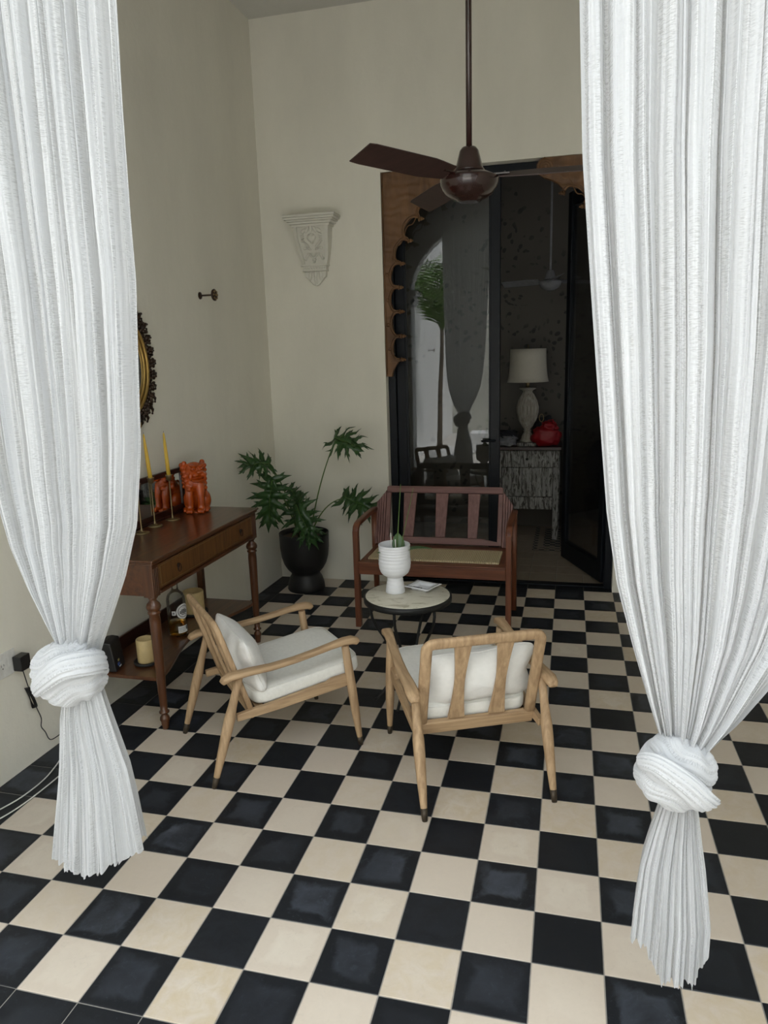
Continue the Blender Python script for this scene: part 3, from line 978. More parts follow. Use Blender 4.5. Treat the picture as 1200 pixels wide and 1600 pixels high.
for k in range(5): b.box((-0.022+0.011*k, -0.046, 0.0222), (0.008, 0.004, 0.001))
b.build('printed_lettering', M['ink'], r)

# ------------------------------------------------------------------ console table
CX0, CX1, CY0, CY1, CZ = -2.352, -1.92, -2.635, -1.467, 0.841
def console():
    r = thing('console_table', 'long mahogany console table with turned legs against the left wall', 'table', ((CX0+CX1)/2, (CY0+CY1)/2, 0))
    ox, oy = (CX0+CX1)/2, (CY0+CY1)/2
    hx, hy = (CX1-CX0)/2, (CY1-CY0)/2
    Mh = M['mahog']
    b = MB(); b.bx(-hx, hx, -hy, hy, CZ-0.012, CZ); b.bx(-hx, hx-0.007, -hy+0.007, hy-0.007, CZ-0.024, CZ-0.012)
    b.build('tabletop', Mh[1], r, 0.004)
    fx = hx-0.018
    b = MB(); b.bx(-hx+0.02, fx-0.006, -hy+0.02, hy-0.02, CZ-0.175, CZ-0.024)
    b.build('frieze', Mh[1], r, 0.002)
    m = MB(); m.bx(fx-0.006, fx+0.002, -hy+0.072, hy-0.072, CZ-0.150, CZ-0.036)
    dr = m.build('drawer', M['inlay'], r, 0.002)
    m = MB()
    for (y0, y1, z0, z1) in ((-hy+0.085, hy-0.085, CZ-0.141, CZ-0.139), (-hy+0.085, hy-0.085, CZ-0.047, CZ-0.045), (-hy+0.085, -hy+0.087, CZ-0.141, CZ-0.045), (hy-0.087, hy-0.085, CZ-0.141, CZ-0.045)):
        m.bx(fx+0.0015, fx+0.003, y0, y1, z0, z1)
    m.build('inlay_line', M['brass'], dr)
    for y in (-hy+0.24, hy-0.24):
        m = MB(); m.ball((fx+0.006, y, CZ-0.088), (0.005, 0.011, 0.013), 10, 6)
        m.sweep([(fx+0.012, y+0.014*math.sin(t*PI/8), CZ-0.098+0.02*math.cos(t*PI/8)) for t in range(16)], 0.0022, 6, loop=True)
        m.build('ring_pull', M['bronze'], dr)
    m = MB(); m.bx(fx-0.006, fx+0.006, -hy+0.072, hy-0.072, CZ-0.175, CZ-0.160); m.build('lower_moulding', Mh[1], r, 0.004)
    for sy in (-1, 1):
        # front corner block, fluted, then turned leg
        cx, cy = fx-0.024, sy*(hy-0.044)
        m = MB(); m.bx(cx-0.028, cx+0.026, cy-0.027, cy+0.027, CZ-0.18, CZ-0.024)
        for k in range(3):
            m.bx(cx+0.026, cx+0.029, cy-0.018+0.014*k, cy-0.010+0.014*k, CZ-0.165, CZ-0.045)
        m.build('corner_block', Mh[2], r, 0.002)
        zt = CZ-0.18
        prof = [(0.018, zt), (0.024, zt-0.004), (0.017, zt-0.012), (0.016, zt-0.020), (0.029, zt-0.034), (0.034, zt-0.048), (0.031, zt-0.062), (0.022, zt-0.070), (0.029, zt-0.074), (0.029, zt-0.082), (0.024, zt-0.086),
                (0.0255, zt-0.12), (0.0235, 0.40), (0.021, 0.25), (0.018, 0.13), (0.0165, 0.095), (0.024, 0.09), (0.024, 0.084), (0.014, 0.08), (0.013, 0.074), (0.022, 0.06), (0.024, 0.048), (0.018, 0.036), (0.019, 0.03), (0.016, 0.012), (0.015, 0.0)]
        MB().lathe([(a, z) for a, z in reversed(prof)], 24, (cx, cy, 0)).build('leg', Mh[2], r)
        cxb = -hx+0.035
        MB().bx(cxb-0.018, cxb+0.018, cy-0.018, cy+0.018, 0, CZ-0.175).build('leg', Mh[2], r, 0.003)
    # lower shelf, serpentine front
    pts = []
    for k in range(33):
        t = k/32; y = lerp(-hy+0.03, hy-0.03, t)
        x = fx-0.03-0.105*(0.5-0.5*math.cos(2*PI*min(1, max(0, (t-0.06)/0.88))))**0.7
        pts.append((x, y))
    poly = [(-hx+0.01, hy-0.03), (-hx+0.01, -hy+0.03)]+pts
    m = MB().prism(poly, 0.245, 0.262, 'xy')
    m.build('shelf', Mh[1], r, 0.003)
    MB().bx(-hx+0.004, -hx+0.016, -hy+0.06, hy-0.06, 0.262, 0.335).build('shelf_back', M['mahog_d'], r, 0.002)
    # mirrored gallery along the wall side
    g0, g1 = -hy+0.05, hy-0.115
    m = MB(); m.bx(-hx+0.002, -hx+0.020, g0, g1, CZ+0.232, CZ+0.262); m.bx(-hx+0.002, -hx+0.020, g0, g1, CZ, CZ+0.045)
    m.bx(-hx+0.002, -hx+0.020, g0, g0+0.03, CZ+0.045, CZ+0.232); m.bx(-hx+0.002, -hx+0.020, g1-0.03, g1, CZ+0.045, CZ+0.232)
    m.bx(-hx+0.002, -hx+0.030, g0, g1, CZ, CZ+0.012)
    gl = m.build('gallery_frame', M['mahog_d'], r, 0.003)
    MB().bx(-hx+0.008, -hx+0.012, g0+0.03, g1-0.03, CZ+0.045, CZ+0.232).build('mirror_glass', M['mirror'], gl)
console()

# candlesticks
def candlestick(x, y, h, label, lean, seed):
    r = thing('candlestick', label, 'candlestick', (x, y, CZ), 0, 'slim brass candlesticks on the console')
    m = MB().lathe([(0.040, 0), (0.040, 0.004), (0.030, 0.008), (0.012, 0.010), (0.006, 0.014), (0.0036, 0.03), (0.0036, h-0.03), (0.0045, h-0.028)], 24)
    m.build('stem', M['brass'], r)
    MB().lathe([(0.006, h-0.03), (0.0155, h-0.024), (0.0165, h-0.004), (0.019, h), (0.019, h+0.004), (0.014, h+0.004), (0.013, h-0.006), (0.001, h-0.006)], 20).build('cup', M['brass'], r)
    c = thing('taper_candle', label.replace('slim brass candlestick', 'yellow taper candle'), 'candle', (x, y, CZ+h-0.006), 0, 'yellow taper candles')
    MB().sweep([(0, 0, 0), (lean*0.4, 0, 0.09), (lean*0.8, 0, 0.18), (lean, 0, 0.235), (lean, 0, 0.243)], [0.0115, 0.0105, 0.0080, 0.0045, 0.0018], 14).build('wax', M['wax'], c)
    MB().sweep([(lean, 0, 0.242), (lean+0.001, 0, 0.252)], 0.0009, 5).build('wick', M['ink'], c)
candlestick(-2.276, -1.838, 0.252, 'slim brass candlestick nearest the orange guardian lion', -0.008, 1)
candlestick(-2.290, -1.998, 0.262, 'slim brass candlestick next to the curtain edge, second from the orange lion', -0.016, 2)
candlestick(-2.272, -2.155, 0.258, 'slim brass candlestick mostly hidden by the left curtain, third from the orange lion', -0.01, 3)

# orange guardian lion
def lion():
    r = thing('guardian_lion', 'glossy orange ceramic guardian lion seated on the console table', 'figurine', (-2.250, -1.60, CZ), math.radians(-70))
    r.scale = (1.10, 1.10, 1.06)
    m = MB()
    # facing +x locally
    bl = lambda c, rad, rot=None: m.ball(c, rad, 16, 12, rot)
    bl((-0.030, 0, 0.085), (0.052, 0.058, 0.080))          # haunch mass
    bl((-0.005, 0, 0.135), (0.046, 0.050, 0.075), ry(0.35))  # torso
    bl((0.018, 0, 0.165), (0.044, 0.050, 0.055))           # chest
    for s in (-1, 1):
        bl((-0.020, s*0.047, 0.058), (0.046, 0.026, 0.052))   # thigh
        bl((0.016, s*0.052, 0.016), (0.034, 0.020, 0.016))    # hind paw
        m.sweep([(0.030, s*0.027, 0.160), (0.044, s*0.029, 0.10), (0.046, s*0.029, 0.04), (0.050, s*0.029, 0.012)], [0.026, 0.022, 0.019, 0.020], 14)
        bl((0.060, s*0.029, 0.014), (0.026, 0.022, 0.015))    # front paw
        for k in (-1, 0, 1):
            bl((0.080, s*0.029+k*0.011, 0.012), (0.009, 0.0065, 0.011))
            bl((0.046, s*0.052+k*0.009, 0.011), (0.008, 0.006, 0.009))
    H = rz(0.55)                                             # head turned to its left
    hc = Vector((0.012, 0.0, 0.222))
    def hb(c, rad, rot=None):
        bl(tuple(hc+H @ Vector(c)), rad, H @ rot if rot is not None else H)
    hb((0, 0, 0.004), (0.054, 0.058, 0.052))
    hb((0.044, 0, -0.004), (0.028, 0.040, 0.016))     # upper muzzle
    hb((0.040, 0, -0.040), (0.028, 0.036, 0.010), ry(0.15))     # jaw
    hb((0.070, 0, 0.006), (0.010, 0.016, 0.010))    # nose
    for s in (-1, 1):
        hb((0.046, s*0.024, 0.022), (0.014, 0.014, 0.012))   # eye
        hb((0.046, s*0.025, 0.040), (0.016, 0.022, 0.008), rx(s*0.35))   # brow
        hb((-0.004, s*0.050, 0.050), (0.012, 0.014, 0.015))  # ear
        hb((0.060, s*0.022, -0.010), (0.013, 0.016, 0.011))
        hb((0.042, s*0.040, -0.020), (0.012, 0.008, 0.022))
        for k in range(6):                                    # curled mane
            hb((-0.006+0.005*k, s*(0.060-0.003*k), 0.030-0.024*k), (0.017, 0.014, 0.014))
            hb((-0.026, s*(0.056-0.002*k), 0.040-0.024*k), (0.016, 0.014, 0.014))
        for k in range(4):
            hb((0.022-0.004*k, s*(0.036-0.010*k), -0.072-0.006*k), (0.017, 0.014, 0.014))
    for k in range(4):
        hb((-0.044, -0.03+0.02*k, 0.020-0.02*(k % 2)), (0.016, 0.014, 0.016))
    m.sweep([(-0.070, 0, 0.03), (-0.085, 0, 0.08), (-0.075, 0, 0.13), (-0.060, 0, 0.16)], [0.016, 0.018, 0.020, 0.010], 12)
    m.box((-0.002, 0, 0.004), (0.13, 0.10, 0.008))
    o = m.build('body', M['dog'], r, fix=True)
    md = o.modifiers.new('remesh', 'REMESH'); md.mode = 'VOXEL'; md.voxel_size = 0.0022; md.use_smooth_shade = True
    sm = o.modifiers.new('smooth', 'SMOOTH'); sm.factor = 0.5; sm.iterations = 2
    for s in (-1, 1):
        p = hc+H @ Vector((0.059, s*0.025, 0.024)); MB().ball(tuple(p), 0.0035, 8, 6).build('pupil', M['ink'], r)
    return r
lion()

# things on the lower shelf
SZ = 0.262
def pillar(x, y, rr, h, label, plab):
    p = thing('candle_plate', plab, 'plate', (x, y, SZ), 0, 'dark candle plates')
    MB().lathe([(0.001, 0), (rr+0.014, 0), (rr+0.018, 0.006), (rr+0.019, 0.016), (rr+0.014, 0.016), (rr+0.012, 0.010), (0.001, 0.010)], 32).build('dish', M['darkstone'], p)
    c = thing('pillar_candle', label, 'candle', (x, y, SZ+0.0102), 0, 'ivory pillar candles')
    MB().lathe([(0.001, 0), (rr-0.002, 0), (rr, 0.004), (rr, h-0.004), (rr-0.003, h), (rr-0.008, h-0.002), (rr-0.010, h-0.02), (0.001, h-0.026)], 36, mod=lambda t, z: 1+0.012*math.sin(3*t+z*20)).build('wax', M['ivorywax'], c)
    MB().sweep([(0, 0, h-0.027), (0.002, 0, h-0.015)], 0.0012, 5).build('wick', M['ink'], c)
pillar(-2.118, -2.452, 0.045, 0.118, 'ivory pillar candle behind the near leg of the console', 'dark round plate under the near pillar candle')
pillar(-2.236, -1.762, 0.060, 0.128, 'thick ivory pillar candle near the far end of the console shelf', 'dark round plate under the far pillar candle')

r = thing('liquor_bottle', 'clear liquor bottle with a little golden spirit on the console shelf', 'bottle', (-2.158, -2.08, SZ), math.radians(-8))
body = [(0.001, 0), (0.044, 0), (0.050, 0.006), (0.0505, 0.02), (0.0505, 0.195), (0.0485, 0.212), (0.041, 0.230), (0.027, 0.243), (0.018, 0.254), (0.0165, 0.30), (0.018, 0.302), (0.018, 0.31), (0.012, 0.31)]
MB().lathe(body, 40, caps=False).build('glass', M['bottle'], r)
MB().lathe([(0.001, 0.008), (0.044, 0.008), (0.0475, 0.014), (0.0475, 0.078), (0.001, 0.078)], 36).build('spirit', M['amber'], r)
MB().lathe([(0.001, 0.290), (0.0135, 0.292), (0.0135, 0.315), (0.019, 0.317), (0.019, 0.338), (0.001, 0.338)], 24).build('stopper', M['ink'], r)
def wrap(z0, z1, a0, a1, rad, mat, name, shape=None, n=18):
    m = MB()
    if shape == 'disc' or shape == 'ring':
        rin = 0 if shape == 'disc' else 0.78
        zc, hr, ac = (z0+z1)/2, (z1-z0)/2, (a0+a1)/2
        rings = []
        for q in ((rin, 1.0) if rin else (0.02, 0.35, 0.7, 1.0)):
            rings.append([Vector((rad*math.cos(ac+q*hr*math.cos(t)/rad), rad*math.sin(ac+q*hr*math.cos(t)/rad), zc+q*hr*math.sin(t))) for t in [2*PI*k/32 for k in range(32)]])
        m.rings(rings, caps=False)
    else:
        m.grid(lambda u, v: (rad*math.cos(lerp(a0, a1, u)), rad*math.sin(lerp(a0, a1, u)), lerp(z0, z1, v)), n, 2)
    return m.build(name, mat, r)
ac = math.radians(-8)
wrap(0.100, 0.180, ac, ac, 0.0512, M['ink'], 'round_label', 'disc')
wrap(0.098, 0.182, ac, ac, 0.0514, M['label'], 'label_ring', 'ring')
wrap(0.110, 0.170, ac, ac, 0.0516, M['label'], 'label_disc', 'disc')
for k, (z0, z1, w) in enumerate(((0.146, 0.151, 0.30), (0.138, 0.1435, 0.46), (0.130, 0.1355, 0.46), (0.122, 0.126, 0.30))):
    wrap(z0, z1, ac-w, ac+w, 0.0519, M['ink'], 'label_lettering')
wrap(0.124, 0.148, ac-1.28, ac-0.86, 0.0515, M['label'], 'square_stamp')
wrap(0.130, 0.142, ac-1.18, ac-0.98, 0.0518, M['greycloth'], 'stamp_mark')
wrap(0.022, 0.060, ac-0.75, ac+0.35, 0.0514, M['label'], 'lower_label')
for k in range(3):
    wrap(0.030+0.009*k, 0.032+0.009*k, ac-0.65, ac+0.05, 0.0517, M['greycloth'], 'label_lettering')
wrap(0.036, 0.056, ac+0.12, ac+0.30, 0.0518, M['ink'], 'label_mark')

r = thing('speaker_box', 'black box-shaped device leaning on the console shelf beside the curtain knot', 'device', (-2.262, -2.540, SZ), math.radians(12))
b = MB().prism([(-0.05, 0), (0.05, 0), (0.032, 0.145), (0.0, 0.150), (-0.03, 0.145)], -0.055, 0.055, 'xz')
b.build('case', M['blackpl'], r, 0.006)
for i, (c, dx, dz, w, h) in enumerate((((0.05, 0.10, 0.35), 0, 0.028, 0.020, 0.014), ((0.35, 0.30, 0.10), 0.0, 0.046, 0.016, 0.010), ((0.6, 0.6, 0.6), 0.0, 0.014, 0.022, 0.006))):
    mm = M.setdefault('print%d' % i, plain('printed_colour_%d' % i, c, 0.5))
    t = dz
    x = 0.0505-0.018*dz/0.145
    MB().box((x, -0.015+0.006*i, dz), (0.002, w, h), ry(-0.12)).build('printed_patch', mm, r)

# ------------------------------------------------------------------ ornate mirror on the left wall (sliver past the curtain)
def ornate():
    cy, cz = -2.055, 1.690
    x = wx(cy)+0.003
    r = thing('ornate_mirror', 'oval gilt mirror with dark carved scrollwork frame, half hidden behind left curtain', 'mirror', (x, cy, cz), math.radians(0))
    a, c = 0.225, 0.255
    def P(t, k=1.0, dx=0.012, dz=0): return (dx, a*k*math.cos(t), c*k*math.sin(t)+dz)
    m = MB(); m.sweep([P(2*PI*k/64) for k in range(64)], (0.020, 0.026), 10, 2.5, loop=True, up=(1, 0, 0))
    m.sweep([P(2*PI*k/64, 0.90, 0.010) for k in range(64)], 0.007, 8, loop=True, up=(1, 0, 0))
    m.build('gilt_oval', M['gold'], r)
    m = MB(); ring = [Vector(P(2*PI*k/64, 0.88, 0.004)) for k in range(64)]
    m.rings([[Vector((0.0, p.y, p.z)) for p in ring], ring]); m.build('mirror_glass', M['mirror'], r)
    rnd = random.Random(3)
    m = MB()
    for k in range(72):
        t = 2*PI*k/72
        kk = 1.12+0.02*math.sin(9*t)
        s_ = 0.012+0.004*rnd.random()
        m.ball(P(t, kk, 0.014), (0.012, s_, s_), 8, 5)
    for k in range(30):           # acanthus sprays all round, longest at the crest and shoulders
        t = 2*PI*k/30+0.05
        big = 1.0+0.9*max(0, math.cos(2*(t-PI/4)*2))*0.6+(0.7 if abs(t-PI/2) < 0.5 else 0)
        for dt, L in ((-0.55, 0.030), (0, 0.042), (0.55, 0.030)):
            L *= big
            b0 = Vector(P(t, 1.14, 0.016)); dr = Vector((0, math.cos(t+dt), math.sin(t+dt)))
            tip = b0+dr*L+Vector((0.004, 0, 0))
            cv = Vector((0, -dr.z, dr.y))*(0.010 if dt >= 0 else -0.010)
            m.sweep([b0, b0.lerp(tip, 0.35)+cv*0.6+Vector((0.006, 0, 0)), b0.lerp(tip, 0.75)+cv+Vector((0.006, 0, 0)), tip], [0.008, 0.0105, 0.008, 0.003], 7)
            m.ball(tuple(tip-cv*0.5), 0.0065, 6, 4)
    m.build('carved_scrollwork', M['bronze'], r)
    m = MB()
    for s in (-1, 1):
        for k in range(8):
            m.ball((0.012, s*(0.13-0.012*k), -c-0.025-0.012*k), (0.009, 0.016, 0.014), 8, 5)
    m.ball((0.014, 0, -c-0.07), (0.012, 0.035, 0.045), 12, 8)
    m.build('carved_foot', M['bronze'], r)
    m = MB().ball((0.018, 0.09, -c-0.045), (0.010, 0.016, 0.028), 10, 7); m.build('gilt_boss', M['gold'], r)
ornate()

# curtain holdback on the left wall, another on the courtyard wall
def holdback(loc, ang, label, mat):
    r = thing('holdback', label, 'holdback', loc, ang, None)
    MB().sweep([(0.0, 0, 0), (0.006, 0, 0), (0.010, 0, 0)], [0.022, 0.021, 0.010], 20).build('wall_plate', mat, r)
    MB().sweep([(0.008, 0, 0), (0.09, 0, 0)], 0.005, 10).build('rod', mat, r)
    k = MB().sweep([(0.088, 0, 0), (0.092, 0, 0), (0.100, 0, 0), (0.106, 0, 0), (0.109, 0, 0)], [0.012, 0.033, 0.036, 0.028, 0.010], 24).build('rosette', mat, r)
    m = MB()
    for j in range(8):
        t = 2*PI*j/8; m.ball((0.107, 0.024*math.cos(t), 0.024*math.sin(t)), (0.004, 0.007, 0.007), 8, 5)
    m.ball((0.109, 0, 0), 0.009, 10, 6)
    m.build('petals', M['brass'], k)
    return r
holdback((wx(-1.174), -1.174, 2.099), 0, 'small black rosette curtain holdback high on the left wall', M['bronze'])
holdback((-2.6, -7.83, 1.77), 0, 'grey holdback on the courtyard wall, seen reflected in the door glass', M['greycloth'])

# outlet, adapter, cables
ylo = -3.16
r = thing('outlet_plate', 'white power outlet plate on the left wall beside the left curtain', 'outlet', (wx(-3.1), -3.11, 0.495), 0)
MB().bx(0, 0.007, -0.10, 0.112, -0.052, 0.052).build('plate', M['whitepl'], r, 0.002)
for yy in (-0.045, 0.035):
    f = MB().bx(0.007, 0.009, yy-0.030, yy+0.030, -0.026, 0.026).build('socket_face', M['whitepl'], r, 0.002)
    m = MB()
    for a, z in ((-0.007, 0.004), (0.007, 0.004)): m.box((0.0092, yy+a, z), (0.0006, 0.002, 0.009))
    m.ball((0.0092, yy, -0.010), (0.0004, 0.003, 0.003), 8, 4)
    m.build('slots', M['ink'], f)
r = thing('power_adapter', 'black plug-in power adapter with bundled cord in the wall outlet', 'adapter', (wx(-3.0)+0.0095, -2.995, 0.482), 0)
MB().bx(0.0, 0.042, -0.028, 0.028, -0.030, 0.034).build('body', M['blackpl'], r, 0.003)
m = MB()
pts = [(0.02, 0.0, -0.035), (0.015, 0.01, -0.06), (0.012, 0.022, -0.105), (0.012, 0.03, -0.14), (0.012, 0.045, -0.20), (0.012, 0.06, -0.25), (0.012, 0.075, -0.30), (0.012, 0.068, -0.335), (0.014, 0.085, -0.37), (0.014, 0.10, -0.41),
       (0.016, 0.12, -0.425), (0.02, 0.17, -0.425), (0.02, 0.22, -0.418), (0.02, 0.25, -0.44), (0.02, 0.30, -0.47), (0.03, 0.40, -0.475)]
def smooth_path(pts, n=6):
    P = [Vector(p) for p in pts]; out = []
    for i in range(len(P)-1):
        p0, p1, p2, p3 = P[max(0, i-1)], P[i], P[i+1], P[min(len(P)-1, i+2)]
        for k in range(n):
            t = k/n
            out.append(0.5*((2*p1)+(-p0+p2)*t+(2*p0-5*p1+4*p2-p3)*t*t+(-p0+3*p1-3*p2+p3)*t*t*t))
    out.append(P[-1]); return out
m.sweep(smooth_path(pts), 0.0022, 6); m.build('cord', M['blackpl'], r)
m = MB()
for k in range(4):
    o_ = 0.004*(k-1.5)
    m.sweep(smooth_path([(0.012+o_, 0.018+o_, -0.125), (0.016, 0.035+o_, -0.17), (0.014+o_, 0.052, -0.225), (0.008, 0.042+o_, -0.228), (0.010, 0.028, -0.18), (0.012+o_, 0.018+o_, -0.125)]), 0.0024, 6)
m.build('cord_bundle', M['blackpl'], r)
def floor_cable(pts, label):
    o = MB().sweep(smooth_path(pts, 8), 0.0028, 8).build('cable', M['whitepl'])
    o['label'] = label; o['category'] = 'cable'
    return o
floor_cable([(-2.35, -2.62, 0.0035), (-2.335, -2.78, 0.0035), (-2.30, -2.88, 0.0035), (-2.262, -2.99, 0.0035), (-2.24, -3.10, 0.0035), (-2.245, -3.22, 0.0035), (-2.275, -3.32, 0.0035), (-2.33, -3.45, 0.0035), (-2.34, -3.7, 0.0035), (-2.34, -4.0, 0.0035)],
            'thin white cable on the black edge tiles, closer to the left wall')
floor_cable([(-2.23, -2.70, 0.0035), (-2.20, -2.90, 0.0035), (-2.195, -3.05, 0.0035), (-2.197, -3.18, 0.0035), (-2.21, -3.30, 0.0035), (-2.25, -3.45, 0.0035), (-2.28, -3.7, 0.0035), (-2.27, -4.0, 0.0035)],
            'thin white cable along the joint of the edge tiles, farther from the left wall')

# ------------------------------------------------------------------ potted philodendron
PX, PY = -2.028, -0.46
r = thing('black_planter', 'tall matte black goblet-shaped planter in the back left corner', 'planter', (PX, PY, 0))
prof = [(0.001, 0), (0.134, 0), (0.140, 0.01), (0.136, 0.05), (0.122, 0.095), (0.106, 0.122), (0.108, 0.135), (0.135, 0.165), (0.158, 0.205), (0.174, 0.26), (0.182, 0.33), (0.184, 0.42), (0.185, 0.44), (0.179, 0.442), (0.176, 0.42), (0.174, 0.40)]
MB().lathe(prof, 56, caps=False).build('pot', M['blackpot'], r)
MB().lathe([(0.001, 0.407), (0.1745, 0.402)], 40, caps=False).build('soil', M['soil'], r)

def lobed_leaf(L, W, n, droop, seed, cup=0.12):
    """deeply cut philodendron blade in local frame: midrib along +x from petiole, normal +z"""
    rnd = random.Random(seed)
    m = MB()
    def bend(x, y):
        t = x/L
        return Vector((x, y, -droop*L*t*abs(t)*0.6-0.10*W*(abs(y)/(W*0.5))**2*0.9+cup*abs(y)*0.5+0.010*math.sin(11*t+seed+y*40)))
    rib = MB()
    rib.sweep([bend(L*t, 0)+Vector((0, 0, 0.0015)) for t in [k/10 for k in range(11)]], [0.0026*(1-0.07*k) for k in range(11)], 6)
    def finger(p0, ang, ln, w0, curl, s, nn=8):
        """one pointed finger of the blade, from p0 along ang (in the +y half), mirrored by s"""
        rows = []
        c = Vector((p0[0], p0[1])); a = ang
        for j in range(nn+1):
            t = j/nn
            wd = w0*(0.62+0.50*math.sin(PI*min(1, t*1.25+0.12)))*(1-t**2.6)
            pw = Vector((-math.sin(a), math.cos(a)))
            l, rr = c+pw*wd, c-pw*wd
            rows.append([bend(q.x, s*q.y)+Vector((0, 0, 0.0035*math.sin(6*t+seed+ang*3))) for q in (l, c, rr)])
            c = c+Vector((math.cos(a), math.sin(a)))*ln/nn; a += curl/nn
        v0 = len(m.v)
        for row in rows: m.v += [tuple(p) for p in row]
        for j in range(nn):
            for cc in range(2):
                q = (v0+j*3+cc, v0+j*3+cc+1, v0+j*3+cc+4, v0+j*3+cc+3)
                m.face(q if s > 0 else tuple(reversed(q)), True)
        return rows
    for s in (-1, 1):
        # the uncut blade around the midrib
        v0 = len(m.v)
        for j in range(13):
            t = j/12; x = L*(-0.06+1.02*t)
            wd = W*0.15*math.sin(PI*(0.12+0.80*t))**0.8
            m.v += [tuple(bend(x, 0)), tuple(bend(x, s*wd*0.5)), tuple(bend(x+wd*0.2, s*wd))]
        for j in range(12):
            for cc in range(2):
                q = (v0+j*3+cc, v0+j*3+cc+3, v0+j*3+cc+4, v0+j*3+cc+1)
                m.face(q if s > 0 else tuple(reversed(q)), True)
        for k in range(n):
            f = (k+0.35)/n
            x0 = L*(-0.03+0.93*k/n+0.02)
            half = W/2*(math.sin(PI*(0.20+0.70*f))**0.7)*rnd.uniform(0.88, 1.10)
            ang = lerp(math.radians(128), math.radians(26), f**0.9)+rnd.uniform(-0.10, 0.10)
            w0 = L/n*0.47
            rows = finger((x0, 0.0), ang, half, w0, -0.35*(1-f), s)
            rib.sweep([rows[j][1]+Vector((0, 0, 0.001)) for j in (0, 3, 6)], [0.0013, 0.001, 0.0006], 4)
            # side teeth
            for side, tt, ll in ((1, 0.45, 0.34), (-1, 0.56, 0.26)):
                if half*ll < 0.012: continue
                cx_, cy_ = x0+math.cos(ang)*half*tt, math.sin(ang)*half*tt
                finger((cx_, cy_), ang+side*0.62, half*ll, w0*0.42, -side*0.4, s, 4)
    finger((L*0.84, 0.0), 0.0, L*0.36, W*0.055, 0.0, 1)
    return m, rib

plant = thing('philodendron', 'philodendron with large deeply lobed dark green leaves in the black planter', 'plant', (PX, PY, 0.405))
def add_leaf(base, mid, at, direction, normal, L, W, n, droop, seed):
    """petiole from base through mid to `at`; blade points along direction with given facing"""
    base, mid, at = Vector(base), Vector(mid), Vector(at)
    path = [base.lerp(mid, t).lerp(mid.lerp(at, t), t) for t in [k/12 for k in range(13)]]
    lf = MB().sweep(path, [0.0058-0.0002*k for k in range(13)], 8).build('petiole', M['stem'], plant)
    d = Vector(direction).normalized(); nn = Vector(normal); nn = (nn-d*nn.dot(d)).normalized()
    yv = nn.cross(d)
    mt = Matrix(((d.x, yv.x, nn.x, at.x), (d.y, yv.y, nn.y, at.y), (d.z, yv.z, nn.z, at.z), (0, 0, 0, 1)))
    mb, rib = lobed_leaf(L, W, n, droop, seed)
    o = mb.build('leaf', M['leaf'], plant, fix=False); o.matrix_local = mt
    sd_ = o.modifiers.new('s', 'SOLIDIFY'); sd_.thickness = 0.0012
    rb = rib.build('midrib', M['stem'], o)
    return o
# coordinates relative to planter rim centre
add_leaf((0.05, 0, 0), (0.13, -0.02, 0.40), (0.300, -0.06, 0.735), (0.75, -0.45, 0.02), (-0.25, -0.55, 0.75), 0.18, 0.34, 5, 0.8, 1)
add_leaf((0.05, 0, 0), (0.17, -0.03, 0.29), (0.365, -0.08, 0.315), (0.85, -0.30, -0.20), (0.15, -0.80, 0.62), 0.29, 0.31, 6, 0.3, 2)
add_leaf((-0.03, -0.02, 0), (-0.05, -0.20, 0.36), (-0.085, -0.34, 0.475), (-0.06, -0.30, -1.0), (0.20, -0.85, 0.3), 0.30, 0.36, 6, 0.35, 3)
add_leaf((-0.04, 0.0, 0), (-0.06, -0.16, 0.45), (-0.105, -0.34, 0.600), (-0.55, -0.62, 0.12), (0.35, -0.75, 0.75), 0.17, 0.30, 5, 0.4, 4)
add_leaf((0.02, -0.05, 0), (0.0, -0.10, 0.22), (0.015, -0.16, 0.275), (0.42, -0.35, -0.70), (-0.05, -0.95, 0.45), 0.29, 0.36, 6, 0.4, 5)
add_leaf((0.0, -0.02, 0), (-0.02, -0.06, 0.20), (-0.03, -0.08, 0.24), (0.30, -0.30, 0.60), (-0.2, -0.9, 0.35), 0.12, 0.13, 5, 0.4, 6)
add_leaf((-0.02, 0.02, 0), (-0.05, 0.02, 0.26), (-0.09, 0.00, 0.36), (0.60, -0.35, -0.45), (0.1, -0.6, 0.8), 0.15, 0.19, 5, 0.6, 8)
m = MB(); m.sweep([(0.01, 0, 0), (0.02, 0, 0.16), (0.01, -0.01, 0.27), (-0.02, -0.01, 0.325)], [0.007, 0.008, 0.006, 0.0015], 8)
m.sweep([(0.015, 0, 0.14), (0.035, 0, 0.25), (0.030, 0, 0.335)], [0.004, 0.005, 0.001], 8)
m.build('new_shoot', M['stem'], plant)

